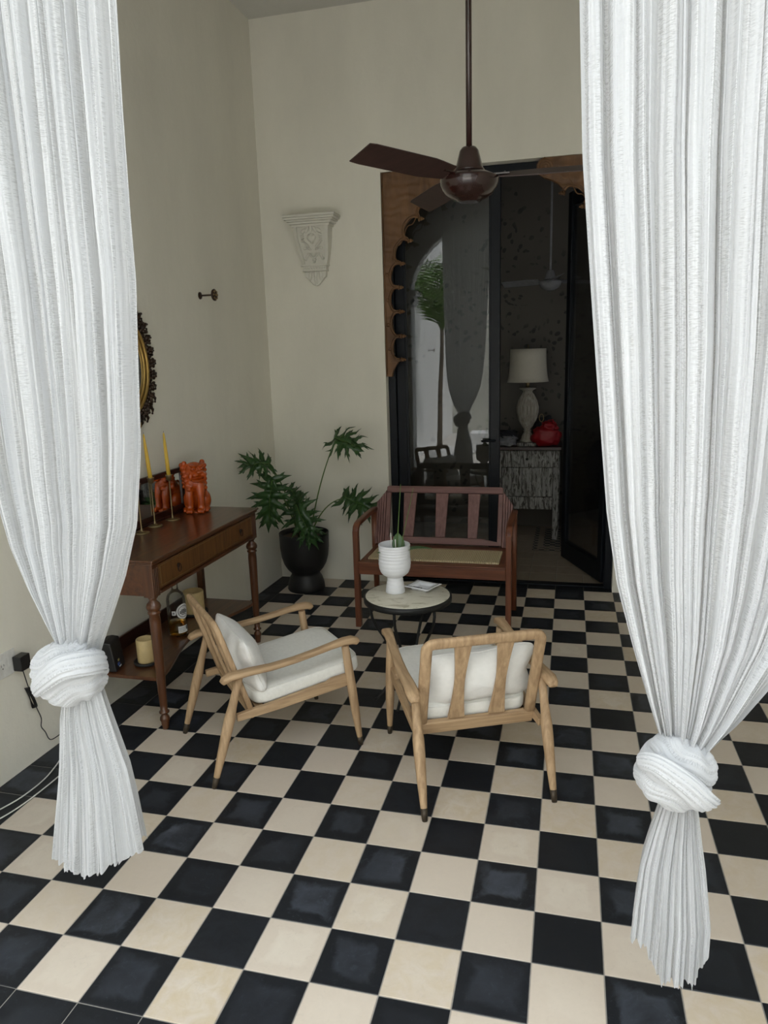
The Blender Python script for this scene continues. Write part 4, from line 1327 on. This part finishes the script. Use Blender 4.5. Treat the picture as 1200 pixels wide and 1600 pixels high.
# ------------------------------------------------------------------ corbel on the back wall
def corbel():
    r = thing('wall_corbel', 'ornate white plaster corbel on the back wall beside the doorway', 'corbel', (-1.918, -0.2, 2.21))
    D = 0.0
    m = MB()
    steps = [(0.192, 0.150, 0.455, 0.472), (0.186, 0.144, 0.440, 0.455), (0.172, 0.132, 0.428, 0.440), (0.158, 0.120, 0.412, 0.428), (0.142, 0.106, 0.395, 0.412)]
    for w, d, z0, z1 in steps: m.bx(-w, w, -d, 0, z0, z1)
    m.build('abacus', M['corbel'], r, 0.004)
    # scrolled body, broader and deeper at top
    m = MB(); rings = []
    for k in range(25):
        t = k/24; z = lerp(0.395, 0.145, t)
        w = lerp(0.128, 0.094, t)+0.006*math.sin(t*PI)
        d = lerp(0.098, 0.055, t)+0.012*math.sin(t*2*PI)
        rings.append([Vector((-w, 0, z)), Vector((-w, -d, z)), Vector((-w+0.022, -d-0.006, z)), Vector((-w+0.026, -d+0.006, z)), Vector((w-0.026, -d+0.006, z)), Vector((w-0.022, -d-0.006, z)), Vector((w, -d, z)), Vector((w, 0, z))])
    m.rings(rings, smooth=False); m.build('scroll_body', M['corbel'], r)
    m = MB()
    def face_y(z):
        t = (0.395-z)/0.25; return -(lerp(0.098, 0.055, t)+0.012*math.sin(t*2*PI))+0.004
    def orn(x, z, rx_, rz_, ro=0.0, dp=0.012):
        m.ball((x, face_y(z), z), (rx_, dp, rz_), 12, 7, ry(ro))
    orn(0, 0.385, 0.012, 0.030); orn(-0.028, 0.375, 0.012, 0.026, 0.5); orn(0.028, 0.375, 0.012, 0.026, -0.5)
    orn(-0.055, 0.368, 0.014, 0.024, 1.0); orn(0.055, 0.368, 0.014, 0.024, -1.0)
    orn(0, 0.322, 0.034, 0.030, 0, 0.020); orn(0, 0.292, 0.012, 0.012, 0, 0.022)
    for s in (-1, 1):
        orn(s*0.015, 0.335, 0.007, 0.010, s*0.3, 0.026)
        for k in range(4): orn(s*(0.066), 0.345-0.015*k, 0.014, 0.005, s*0.3)
        orn(s*0.045, 0.280, 0.010, 0.030, s*0.9); orn(s*0.058, 0.255, 0.016, 0.010, s*0.4); orn(s*0.03, 0.25, 0.018, 0.008, -s*0.4)
        orn(s*0.052, 0.205, 0.009, 0.024, -s*0.5); orn(s*0.064, 0.185, 0.012, 0.010)
    for rr_ in (0.030, 0.018):
        m.sweep([(rr_*math.cos(t*PI/14), face_y(0.225)-0.004, 0.222-rr_*math.sin(t*PI/14)) for t in range(15)], 0.005, 6)
    orn(0, 0.180, 0.016, 0.012); orn(0, 0.163, 0.010, 0.008)
    m.build('carved_relief', M['corbel'], r)
    m = MB(); m.bx(-0.100, 0.100, -0.066, 0, 0.135, 0.147); m.bx(-0.088, 0.088, -0.054, 0, 0.105, 0.135); m.bx(-0.092, 0.092, -0.057, 0, 0.100, 0.106)
    m.build('band', M['corbel'], r, 0.002)
    m = MB()
    for k in range(9): m.ball((-0.074+0.0185*k, -0.055, 0.120), (0.0065, 0.006, 0.0075), 10, 6)
    m.build('beading', M['corbel'], r)
    m = MB()
    poly = [(-0.080, 0.100), (0.080, 0.100), (0.076, 0.062), (0.062, 0.055), (0.054, 0.044), (0.022, 0.010), (0.0, 0.0), (-0.022, 0.010), (-0.054, 0.044), (-0.062, 0.055), (-0.076, 0.062)]
    m.prism(poly, -0.034, 0, 'xz')
    m.build('pendant', M['corbel'], r, 0.004)
    m = MB()
    for s in (-1, 0, 1):
        for k in (0, 1):
            m.ball((s*0.038, -0.036, 0.078-0.034*k*(1 if s == 0 else 0.5)), (0.014-0.003*k, 0.010, 0.026), 12, 7, ry(s*-0.25))
    m.ball((0, -0.036, 0.022), (0.010, 0.009, 0.018), 10, 6)
    m.build('acanthus', M['corbel'], r)
corbel()

# ------------------------------------------------------------------ ceiling fans
def fan(name, label, x, y, zc, blen, bw, angs, body, blade, ceil, sc=1.0):
    r = thing(name, label, 'ceiling fan', (x, y, zc))
    MB().sweep([(0, 0, 0.10*sc), (0, 0, ceil-zc-0.02)], 0.0125*sc, 14).build('downrod', body, r)
    MB().lathe([(0.065*sc, ceil-zc), (0.062*sc, ceil-zc-0.03), (0.04*sc, ceil-zc-0.07), (0.014*sc, ceil-zc-0.08)], 24).build('canopy', body, r)
    MB().lathe([(0.064*sc, 0.028*sc), (0.066*sc, 0.034*sc), (0.058*sc, 0.045*sc), (0.040*sc, 0.112*sc), (0.030*sc, 0.125*sc), (0.012*sc, 0.128*sc)], 32).build('coupling_cover', body, r)
    MB().lathe([(0.03*sc, -0.088*sc), (0.05*sc, -0.088*sc), (0.056*sc, -0.080*sc), (0.072*sc, -0.076*sc), (0.098*sc, -0.058*sc), (0.110*sc, -0.042*sc), (0.112*sc, -0.040*sc), (0.120*sc, -0.022*sc), (0.1215*sc, -0.018*sc), (0.124*sc, 0.0), (0.120*sc, 0.006*sc), (0.085*sc, 0.022*sc), (0.06*sc, 0.028*sc)], 40).build('motor_housing', body, r)
    for a in angs:
        a = math.radians(a)
        Rm = rz(a)
        ir = MB()
        ir.box(Rm @ Vector((0.125*sc, 0, 0.012*sc)), (0.09*sc, 0.036*sc, 0.006*sc), Rm)
        for q in (-0.01, 0.01): ir.ball(tuple(Rm @ Vector((0.15*sc, q*sc, 0.018*sc))), 0.004*sc, 8, 5)
        pr = MB()
        pitch = math.radians(22)
        rings = []
        for k in range(12):
            t = k/11
            w = lerp(0.042, bw/2, min(1, t*4))*(1.0 if t < 0.93 else 0.93)
            xx = lerp(0.125*sc, blen, t)
            tw = rx(pitch)
            skew = 0.012 if t > 0.93 else 0
            rings.append([Rm @ (tw @ Vector((0, yy, zz))+Vector((xx-(skew if yy > 0 else 0), 0, 0.010*sc))) for yy, zz in ((-w, -0.002), (w, -0.002), (w, 0.002), (-w, 0.002))])
        pr.rings(rings, smooth=False)
        bo = pr.build('blade', blade, r)
        ir.build('blade_iron', body, bo)
    return r
fan('ceiling_fan', 'dark brown three-blade ceiling fan hanging in front of the doorway', -0.567, -2.1, 2.425, 0.63, 0.118, (2, 121, 238), M['brownmetal'], M['bladewood'], CEIL)
fan('ceiling_fan', 'white ceiling fan in the dark room beyond the doors', -0.313, 1.12, 2.27, 0.44, 0.10, (40, 160, 280), M['greycloth'], M['greycloth'], 3.4, 0.75)

# ------------------------------------------------------------------ inside: chest, lamp, bag
def chest():
    x0, x1, y0, y1, zt = -0.78, -0.205, 1.26, 1.72, 0.86
    r = thing('side_chest', 'distressed grey painted wooden cabinet in the dark room beyond the doors', 'cabinet', ((x0+x1)/2, (y0+y1)/2, 0))
    hx, hy = (x1-x0)/2, (y1-y0)/2
    D = M['distress']
    MB().bx(-hx-0.015, hx+0.015, -hy-0.015, hy, zt-0.03, zt).build('top', M['mahog_d'], r, 0.004)
    for sx in (-1, 1):
        for sy in (-1, 1):
            MB().bx(sx*hx-sx*0.055, sx*hx, sy*hy-sy*0.055, sy*hy, 0, zt-0.03).build('leg', D, r, 0.003)
    dw = MB().bx(-hx+0.003, hx-0.003, -hy-0.008, -hy+0.03, zt-0.185, zt-0.035).build('drawer', D, r, 0.004)
    MB().ball((0, -hy-0.014, zt-0.11), 0.012, 10, 6).build('knob', M['iron'], dw)
    MB().bx(-hx+0.01, hx-0.01, -hy+0.03, hy-0.01, 0.30, zt-0.03).build('carcass', D, r)
    n = 5; w = (2*hx-0.12)/n
    for k in range(n):
        MB().bx(-hx+0.06+k*w+0.002, -hx+0.06+(k+1)*w-0.002, -hy-0.002, -hy+0.02, 0.405, zt-0.19).build('plank', D, r, 0.003)
    MB().bx(-hx+0.055, hx-0.055, -hy-0.004, -hy+0.02, 0.285, 0.40).build('bottom_rail', D, r, 0.004)
chest()
r = thing('table_lamp', 'table lamp with pale drum shade and carved baluster base on the grey cabinet', 'lamp', (-0.503, 1.40, 0.86))
MB().box((0, 0, 0.015), (0.17, 0.17, 0.03)).build('plinth', M['distress'], r, 0.004)
base = [(0.062, 0.03), (0.066, 0.045), (0.050, 0.06), (0.040, 0.10), (0.030, 0.125), (0.036, 0.13), (0.036, 0.14), (0.028, 0.145), (0.045, 0.175), (0.075, 0.23), (0.092, 0.30), (0.094, 0.35), (0.080, 0.41), (0.055, 0.46), (0.042, 0.485), (0.046, 0.50), (0.074, 0.512), (0.076, 0.522), (0.02, 0.526)]
MB().lathe(base, 128, mod=lambda t, z: 1+(0.09*abs(math.sin(8*t)) if 0.15 < z < 0.48 or 0.05 < z < 0.12 else 0)).build('baluster', M['limed'], r)
MB().sweep([(0, 0, 0.52), (0, 0, 0.60)], 0.017, 12).build('neck', M['brass'], r)
MB().lathe([(0.186+0.0*0, 0.575), (0.176, 0.62), (0.169, 0.67), (0.164, 0.73), (0.161, 0.80), (0.160, 0.868), (0.157, 0.868), (0.158, 0.80), (0.161, 0.73), (0.166, 0.67), (0.173, 0.62), (0.183, 0.575)], 48).build('lamp_shade', M['shade'], r)
MB().sweep([(0, 0, 0.60), (0, 0, 0.905)], [0.003, 0.005], 8).build('finial_rod', M['brass'], r)

def soft(c, rad, seed, amp, mat, parent, name, flat=0.0):
    m = MB()
    def fn(u, v):
        th = 2*PI*u; ph = -PI/2+PI*v
        d = Vector((math.cos(ph)*math.cos(th), math.cos(ph)*math.sin(th), math.sin(ph)))
        k = 1+amp*noise.noise(d*2.2+Vector((seed, 0, 0)))+amp*0.35*noise.noise(d*6+Vector((seed, 3, 0)))
        e = [math.copysign(abs(q)**0.75, q) for q in d]
        return (c[0]+e[0]*rad[0]*k, c[1]+e[1]*rad[1]*k, max(flat, c[2]+e[2]*rad[2]*k))
    m.grid(fn, 40, 24)
    return m.build(name, mat, parent)
r = thing('handbag', 'bright red handbag on the grey cabinet beside the lamp', 'bag', (-0.335, 1.36, 0.86))
soft((0, 0, 0.085), (0.125, 0.09, 0.085), 3, 0.3, M['redbag'], r, 'body')
soft((0.03, 0.0, 0.17), (0.07, 0.06, 0.045), 5, 0.4, M['redbag'], r, 'folded_top', 0.1)
MB().sweep([(0.0, 0, 0.18), (0.02, 0, 0.23), (0.06, 0, 0.235), (0.09, 0, 0.18)], 0.006, 8).build('handle', M['redbag'], r)
r = thing('dark_bag', 'dark bag with small metal ring behind the red handbag', 'bag', (-0.35, 1.58, 0.86))
soft((0, 0, 0.12), (0.10, 0.075, 0.12), 8, 0.3, M['darkcloth'], r, 'body')
MB().sweep([(0.02*math.cos(t*PI/8)-0.03, -0.085, 0.24+0.035*math.sin(t*PI/8)) for t in range(16)], 0.004, 6, loop=True).build('ring', M['brass'], r)
r = thing('folded_cloth', 'crumpled grey cloth on the grey cabinet left of the lamp', 'cloth', (-0.70, 1.40, 0.86))
soft((0, 0, 0.05), (0.10, 0.12, 0.05), 11, 0.45, M['greycloth'], r, 'cloth')
soft((0.01, 0, 0.10), (0.085, 0.09, 0.035), 14, 0.5, M['darkcloth'], r, 'dark_fold', 0.06)
r = thing('armchair', 'dark upholstered chair deep in the room behind the open door leaf', 'chair', (0.32, 1.30, 0))
soft((0, 0, 0.32), (0.30, 0.28, 0.16), 21, 0.08, M['darkcloth'], r, 'seat', 0.12)
soft((0, 0.22, 0.62), (0.30, 0.08, 0.30), 22, 0.08, M['darkcloth'], r, 'backrest', 0.12)
for sx in (-1, 1):
    for sy in (-1, 1):
        MB().sweep([(sx*0.22, sy*0.2, 0), (sx*0.22, sy*0.2, 0.2)], [0.014, 0.02], 8).build('leg', M['mahog'][2], r)

# ------------------------------------------------------------------ courtyard palm (reflected)
r = thing('palm_planter', 'round white planter holding the palm, seen reflected in the door glass', 'planter', (-2.11, -6.0, 0))
MB().lathe([(0.001, 0), (0.21, 0), (0.23, 0.03), (0.235, 0.26), (0.225, 0.27), (0.21, 0.26), (0.001, 0.235)], 40).build('pot', M['court'], r)
r = thing('palm_tree', 'slender palm tree in the courtyard, seen reflected in the door glass', 'palm', (-2.10, -6.0, 0.24))
MB().sweep([(0, 0, 0), (0.01, 0, 0.4), (0.02, 0, 0.9), (0.05, 0, 1.4), (0.06, 0, 1.82)], [0.045, 0.038, 0.034, 0.03, 0.028], 14).build('trunk', M['trunk'], r)
rnd = random.Random(5)
for k in range(16):
    a = 2*PI*k/16+rnd.uniform(-0.2, 0.2); up_ = rnd.uniform(1.12, 1.52); L = rnd.uniform(1.2, 1.7)
    m = MB(); pts = []
    for j in range(14):
        t = j/13; el = up_-1.25*t*t
        if j == 0: p = Vector((0.06, 0, 1.78))
        else: p = pts[-1]+Vector((math.cos(a)*math.cos(el), math.sin(a)*math.cos(el), math.sin(el)))*L/13
        p.x = max(p.x, -0.36)
        pts.append(p)
    m.sweep(pts, [0.008*(1-0.06*j) for j in range(14)], 5)
    for j in range(2, 14):
        tdir = (pts[j]-pts[j-1]).normalized(); side = tdir.cross(Vector((0, 0, 1))).normalized()
        for q in (0, 0.5):
            o = pts[j].lerp(pts[j-1], q)
            ll = 0.42*math.sin(PI*(0.15+0.8*j/13))
            for s in (-1, 1):
                tip = o+(side*s*0.75+tdir*0.75-Vector((0, 0, 0.45))).normalized()*ll
                tip.x = max(tip.x, -0.44); md_ = o.lerp(tip, 0.5)+Vector((0, 0, 0.02)); w = tdir*0.012
                v0 = len(m.v); m.v += [tuple(o-w*.5), tuple(o+w*.5), tuple(md_+w), tuple(md_-w), tuple(tip)]
                m.face((v0, v0+1, v0+2, v0+3)); m.face((v0+3, v0+2, v0+4))
    m.build('frond', M['palmleaf'], r, fix=False)
r = thing('courtyard_shrub', 'low spiky plant in the courtyard planter bed, seen reflected in the door glass', 'plant', (-1.3, -7.5, 0))
MB().bx(-0.5, 0.5, -0.25, 0.25, 0, 0.35).build('stone_bed', M['court'], r, 0.01)
for k in range(18):
    a = 2*PI*k/18
    m = MB(); m.sweep([(0, 0, 0.35), (0.12*math.cos(a), 0.12*math.sin(a), 0.52), (0.26*math.cos(a), 0.2*math.sin(a), 0.56)], [0.012, 0.012, 0.002], 4); m.build('blade', M['palmleaf'], r, fix=False)

# ------------------------------------------------------------------ curtains
YC = -3.80
rod = thing('curtain_rod', 'black curtain rod spanning the arch, above the frame of view', 'curtain rod', ((wx(YC)+XR)/2, YC, 3.62))
hw = (XR-wx(YC))/2
MB().sweep([(-hw+0.002, 0, 0), (hw-0.002, 0, 0)], 0.012, 12).build('rod', M['iron'], rod)

def curtain(label, LT, RT, TLt, TRt, knot, seed, tiebottom, roll):
    cxm = (LT[-1][0]+RT[-1][0])/2
    r = thing('curtain', label, 'curtain', (cxm, YC, 3.6), 0, 'knotted white cheesecloth curtains')
    ph = [random.Random(seed+i).uniform(0, 6.28) for i in range(8)]
    zt, zb = 3.605, LT[-1][1]
    def sstep(t): t = max(0, min(1, t)); return t*t*(3-2*t)
    def fold(s, z, sc):
        w = 0.6*math.sin(2*PI*2*s+ph[0])
        y = 0.015*math.sin(2*PI*6*s+ph[1]+w+0.35*z)+0.009*math.sin(2*PI*13*s+ph[2]+1.3*w-0.6*z)
        y += 0.0060*math.sin(2*PI*27*s+ph[3]+2*w+0.5*z)
        y -= 0.0105*(1-abs(2*((46*s+0.25*math.sin(9*s+z*1.3)+0.8*noise.noise(Vector((s*11, z*0.7, seed)))) % 1)-1))**1.5*(0.4+1.2*abs(noise.noise(Vector((s*23, z*0.5, seed+5)))))
        y -= 0.0040*(1-abs(2*((97*s+0.4*math.sin(14*s-z)) % 1)-1))
        y += 0.0022*noise.noise(Vector((s*60, z*5, seed)))
        return y*sc
    NU, NV = 620, 130
    def zmap(v): return zt+(zb-zt)*(v**0.9)
    def fn(u, v):
        z = zmap(v)
        xl, xr = interp(LT, z), interp(RT, z)
        W = xr-xl
        neck = sstep(1-(W-0.07)/0.45)
        # threads shift sideways a little so folds overlap
        s = u+0.010*math.sin(2*PI*9*u+ph[6]+z*0.9)*(1-neck*0.5)+0.004*math.sin(2*PI*23*u+ph[7]-z)
        x = xl+W*s
        amp = lerp(1.0, 0.62, neck)
        y = fold(u, z, amp)
        y -= 0.050*neck*math.sqrt(max(0, 1-(2*u-1)**2))-0.015*neck
        return (x-cxm, y, z-3.6)
    m = MB(); m.grid(fn, NU, NV, uvf=lambda u, v: (u*1.2, zmap(v)))
    o = m.build('drape', M['gauze'], r, fix=False)
    # tail below the knot
    tz, bz = TLt[0][1], tiebottom
    def hem(u): return bz(u)
    def fn2(u, v):
        zb_ = hem(u)+0.004*math.sin(2*PI*9*u+seed)+0.003*math.sin(2*PI*23*u)
        z = tz+(zb_-tz)*v
        zz = tz+(min(TLt[-1][1], TRt[-1][1])-tz)*v
        xl, xr = interp(TLt, max(z, TLt[-1][1])), interp(TRt, max(z, TRt[-1][1]))
        W = xr-xl
        s = u+0.012*math.sin(2*PI*5*u+ph[6]-z*2)+0.005*math.sin(2*PI*13*u+ph[7])
        x = xl+W*s
        f = 0.007*math.sin(2*PI*5*u+ph[1])+0.005*math.sin(2*PI*11*u+ph[2]+z)-0.0085*(1-abs(2*((19*u+0.3*math.sin(6*u+z*3)+0.5*noise.noise(Vector((u*7, z*2, seed)))) % 1)-1))**1.4-0.003*(1-abs(2*((43*u+0.3*math.sin(9*u)) % 1)-1))
        y = f*lerp(0.6, 1.1, v)-lerp(0.030, 0.045, v)*math.sqrt(max(0, 1-(2*u-1)**2))
        return (x-cxm, y, z-3.6)
    m = MB(); m.grid(fn2, 320, 80, uvf=lambda u, v: (u*0.8, 0.6*v))
    o = m.build('tail', M['gauze'], r, fix=False)
    # back sheet of the tail
    def fn3(u, v):
        p = fn2(1-u, v); f = p[1]
        return (p[0]*0.90, 0.018+0.03*v-0.4*f*0.6, p[2]+0.004)
    m = MB(); m.grid(fn3, 160, 30, uvf=lambda u, v: (u*0.8, 0.6*v)); m.build('tail_back', M['gauze'], r, fix=False)
    # knot: wrapped cloth around the neck
    (kc, krx, kry, krz, tilt, bulge) = knot
    m = MB()
    Rt = ry(tilt)
    def fk(u, v):
        th = 2*PI*u; ph_ = -PI/2+PI*(0.03+0.94*v)
        ct, st = math.cos(th), math.sin(th); cp, sp = math.cos(ph_), math.sin(ph_)
        ex = lambda q, e: math.copysign(abs(q)**e, q)
        # diagonal wraps
        wr = 0.5*math.sin(th*1.0+0.8)
        pq = ph_*(1+0.22*math.cos(th+0.6))+0.10*math.sin(2*th+1)
        rid = -0.075*(1-abs(math.sin(6.5*pq+ph[1])))**2.2-0.035*(1-abs(math.sin(15*pq+0.5*math.sin(3*th))))**1.6-0.012*(1-abs(math.sin(37*pq+math.sin(5*th))))+0.03*noise.noise(Vector((ct*1.5, st*1.5, ph_*2+seed)))
        k = 1+rid*abs(cp)**0.5+bulge*(0.5-0.5*math.cos(th-(PI if roll < 0 else 0)))*0.10
        p = Vector((krx*ex(ct, 0.9)*abs(cp)**0.75*k, kry*ex(st, 0.9)*abs(cp)**0.75*k, krz*ex(sp, 0.85)))
        p += Vector((0, 0, 0.004*math.sin(5*th+ph[2])))
        p = Rt @ p
        return (kc[0]-cxm+p.x, kc[1]-YC+p.y, kc[2]-3.6+p.z)
    m.grid(fk, 120, 150, uvf=lambda u, v: (v*0.35, u*0.55))
    kn = m.build('knot', M['gauze'], r, fix=False)
    # side roll of the knot where the cloth turns over
    rr = roll
    m = MB()
    pts = [Vector(p)+Vector((kc[0]-cxm, kc[1]-YC, kc[2]-3.6)) for p in rr_paths[rr][0]]
    P = smooth_path(pts, 10)
    n = len(P)
    m2 = MB()
    sz = [(rr_paths[rr][1]*1.0*(0.5+0.5*math.sin(PI*k/(n-1))**0.6), rr_paths[rr][1]*2.3*(0.45+0.55*math.sin(PI*k/(n-1))**0.6)) for k in range(n)]
    m2.sweep(P, sz, 60, 2.2)
    # pleat the roll lengthwise
    vs = []
    for i, vtx in enumerate(m2.v):
        ring, kx = divmod(i, 60)
        c = P[min(ring, n-1)]
        d = Vector(vtx)-c
        vs.append(tuple(c+d*(1-0.30*(1-abs(math.sin(kx*PI/60*11+0.6*math.sin(ring*0.12))))**1.8+0.03*math.sin(kx*1.9+ring*0.2))))
    m2.v = vs
    for fi, f_ in enumerate(m2.f):
        if len(f_) == 4:
            j0 = f_[0] % 60
            m2.uv[fi] = [((j0+(1 if q_ % 60 == (j0+1) % 60 else 0))/60*0.5, (q_//60)*0.004) for q_ in f_]
    m2.build('knot_roll', M['gauze'], kn, fix=False)
    return r
rr_paths = {
    1: ([(-0.085, -0.045, -0.045), (-0.03, -0.072, 0.000), (0.04, -0.078, 0.048), (0.095, -0.040, 0.050), (0.098, 0.010, 0.030), (0.06, 0.03, 0.00)], 0.030),
    -1: ([(-0.078, -0.03, 0.030), (-0.045, -0.062, 0.045), (0.01, -0.075, 0.015), (0.052, -0.066, -0.028), (0.070, -0.03, -0.055), (0.06, 0.02, -0.06)], 0.026)}

LT = [(-1.66, 3.7), (-1.645, 2.6), (-1.625, 1.8), (-1.612, 1.45), (-1.603, 1.362), (-1.582, 1.239), (-1.541, 1.114), (-1.497, 1.02), (-1.470, 0.965), (-1.455, 0.90)]
RT = [(-1.02, 3.7), (-1.07, 3.0), (-1.099, 2.481), (-1.11, 2.252), (-1.119, 2.036), (-1.122, 1.895), (-1.143, 1.657), (-1.159, 1.501), (-1.194, 1.304), (-1.248, 1.165), (-1.315, 1.03), (-1.345, 0.97), (-1.375, 0.90)]
TL1 = [(-1.468, 0.83), (-1.490, 0.75), (-1.515, 0.60), (-1.535, 0.50), (-1.560, 0.38), (-1.578, 0.29)]
TR1 = [(-1.362, 0.83), (-1.345, 0.75), (-1.310, 0.60), (-1.300, 0.50), (-1.294, 0.40), (-1.290, 0.34)]
curtain('white cheesecloth curtain on the left, knotted just above the outlet height', LT, RT, TL1, TR1,
        ((-1.432, YC-0.025, 0.893), 0.104, 0.072, 0.088, math.radians(-22), 0.5), 11,
        lambda u: 0.300-0.030*math.sin(PI*min(1, u*1.25))+0.045*max(0, u-0.55)/0.45, 1)
LT = [(-0.150, 3.7), (-0.14, 2.6), (-0.131, 2.353), (-0.117, 2.072), (-0.094, 1.829), (-0.075, 1.637), (-0.047, 1.365), (-0.021, 1.208), (0.018, 1.062), (0.058, 0.927), (0.083, 0.85), (0.093, 0.80)]
RT = [(0.52, 3.7), (0.50, 2.2), (0.48, 1.7), (0.450, 1.40), (0.405, 1.20), (0.355, 1.08), (0.296, 0.985), (0.245, 0.905), (0.200, 0.850), (0.165, 0.80)]
TL2 = [(0.100, 0.73), (0.092, 0.69), (0.070, 0.60), (0.055, 0.53), (0.045, 0.42), (0.040, 0.32)]
TR2 = [(0.160, 0.73), (0.172, 0.68), (0.184, 0.60), (0.196, 0.53), (0.208, 0.44), (0.216, 0.38)]
curtain('white cheesecloth curtain on the right, knotted low in front of the checkered floor', LT, RT, TL2, TR2,
        ((0.113, YC-0.025, 0.785), 0.080, 0.065, 0.082, math.radians(28), 0.5), 23,
        lambda u: 0.325-0.080*min(1, max(0, (u-0.18)/0.2))+0.07*max(0, (u-0.8)/0.2), -1)
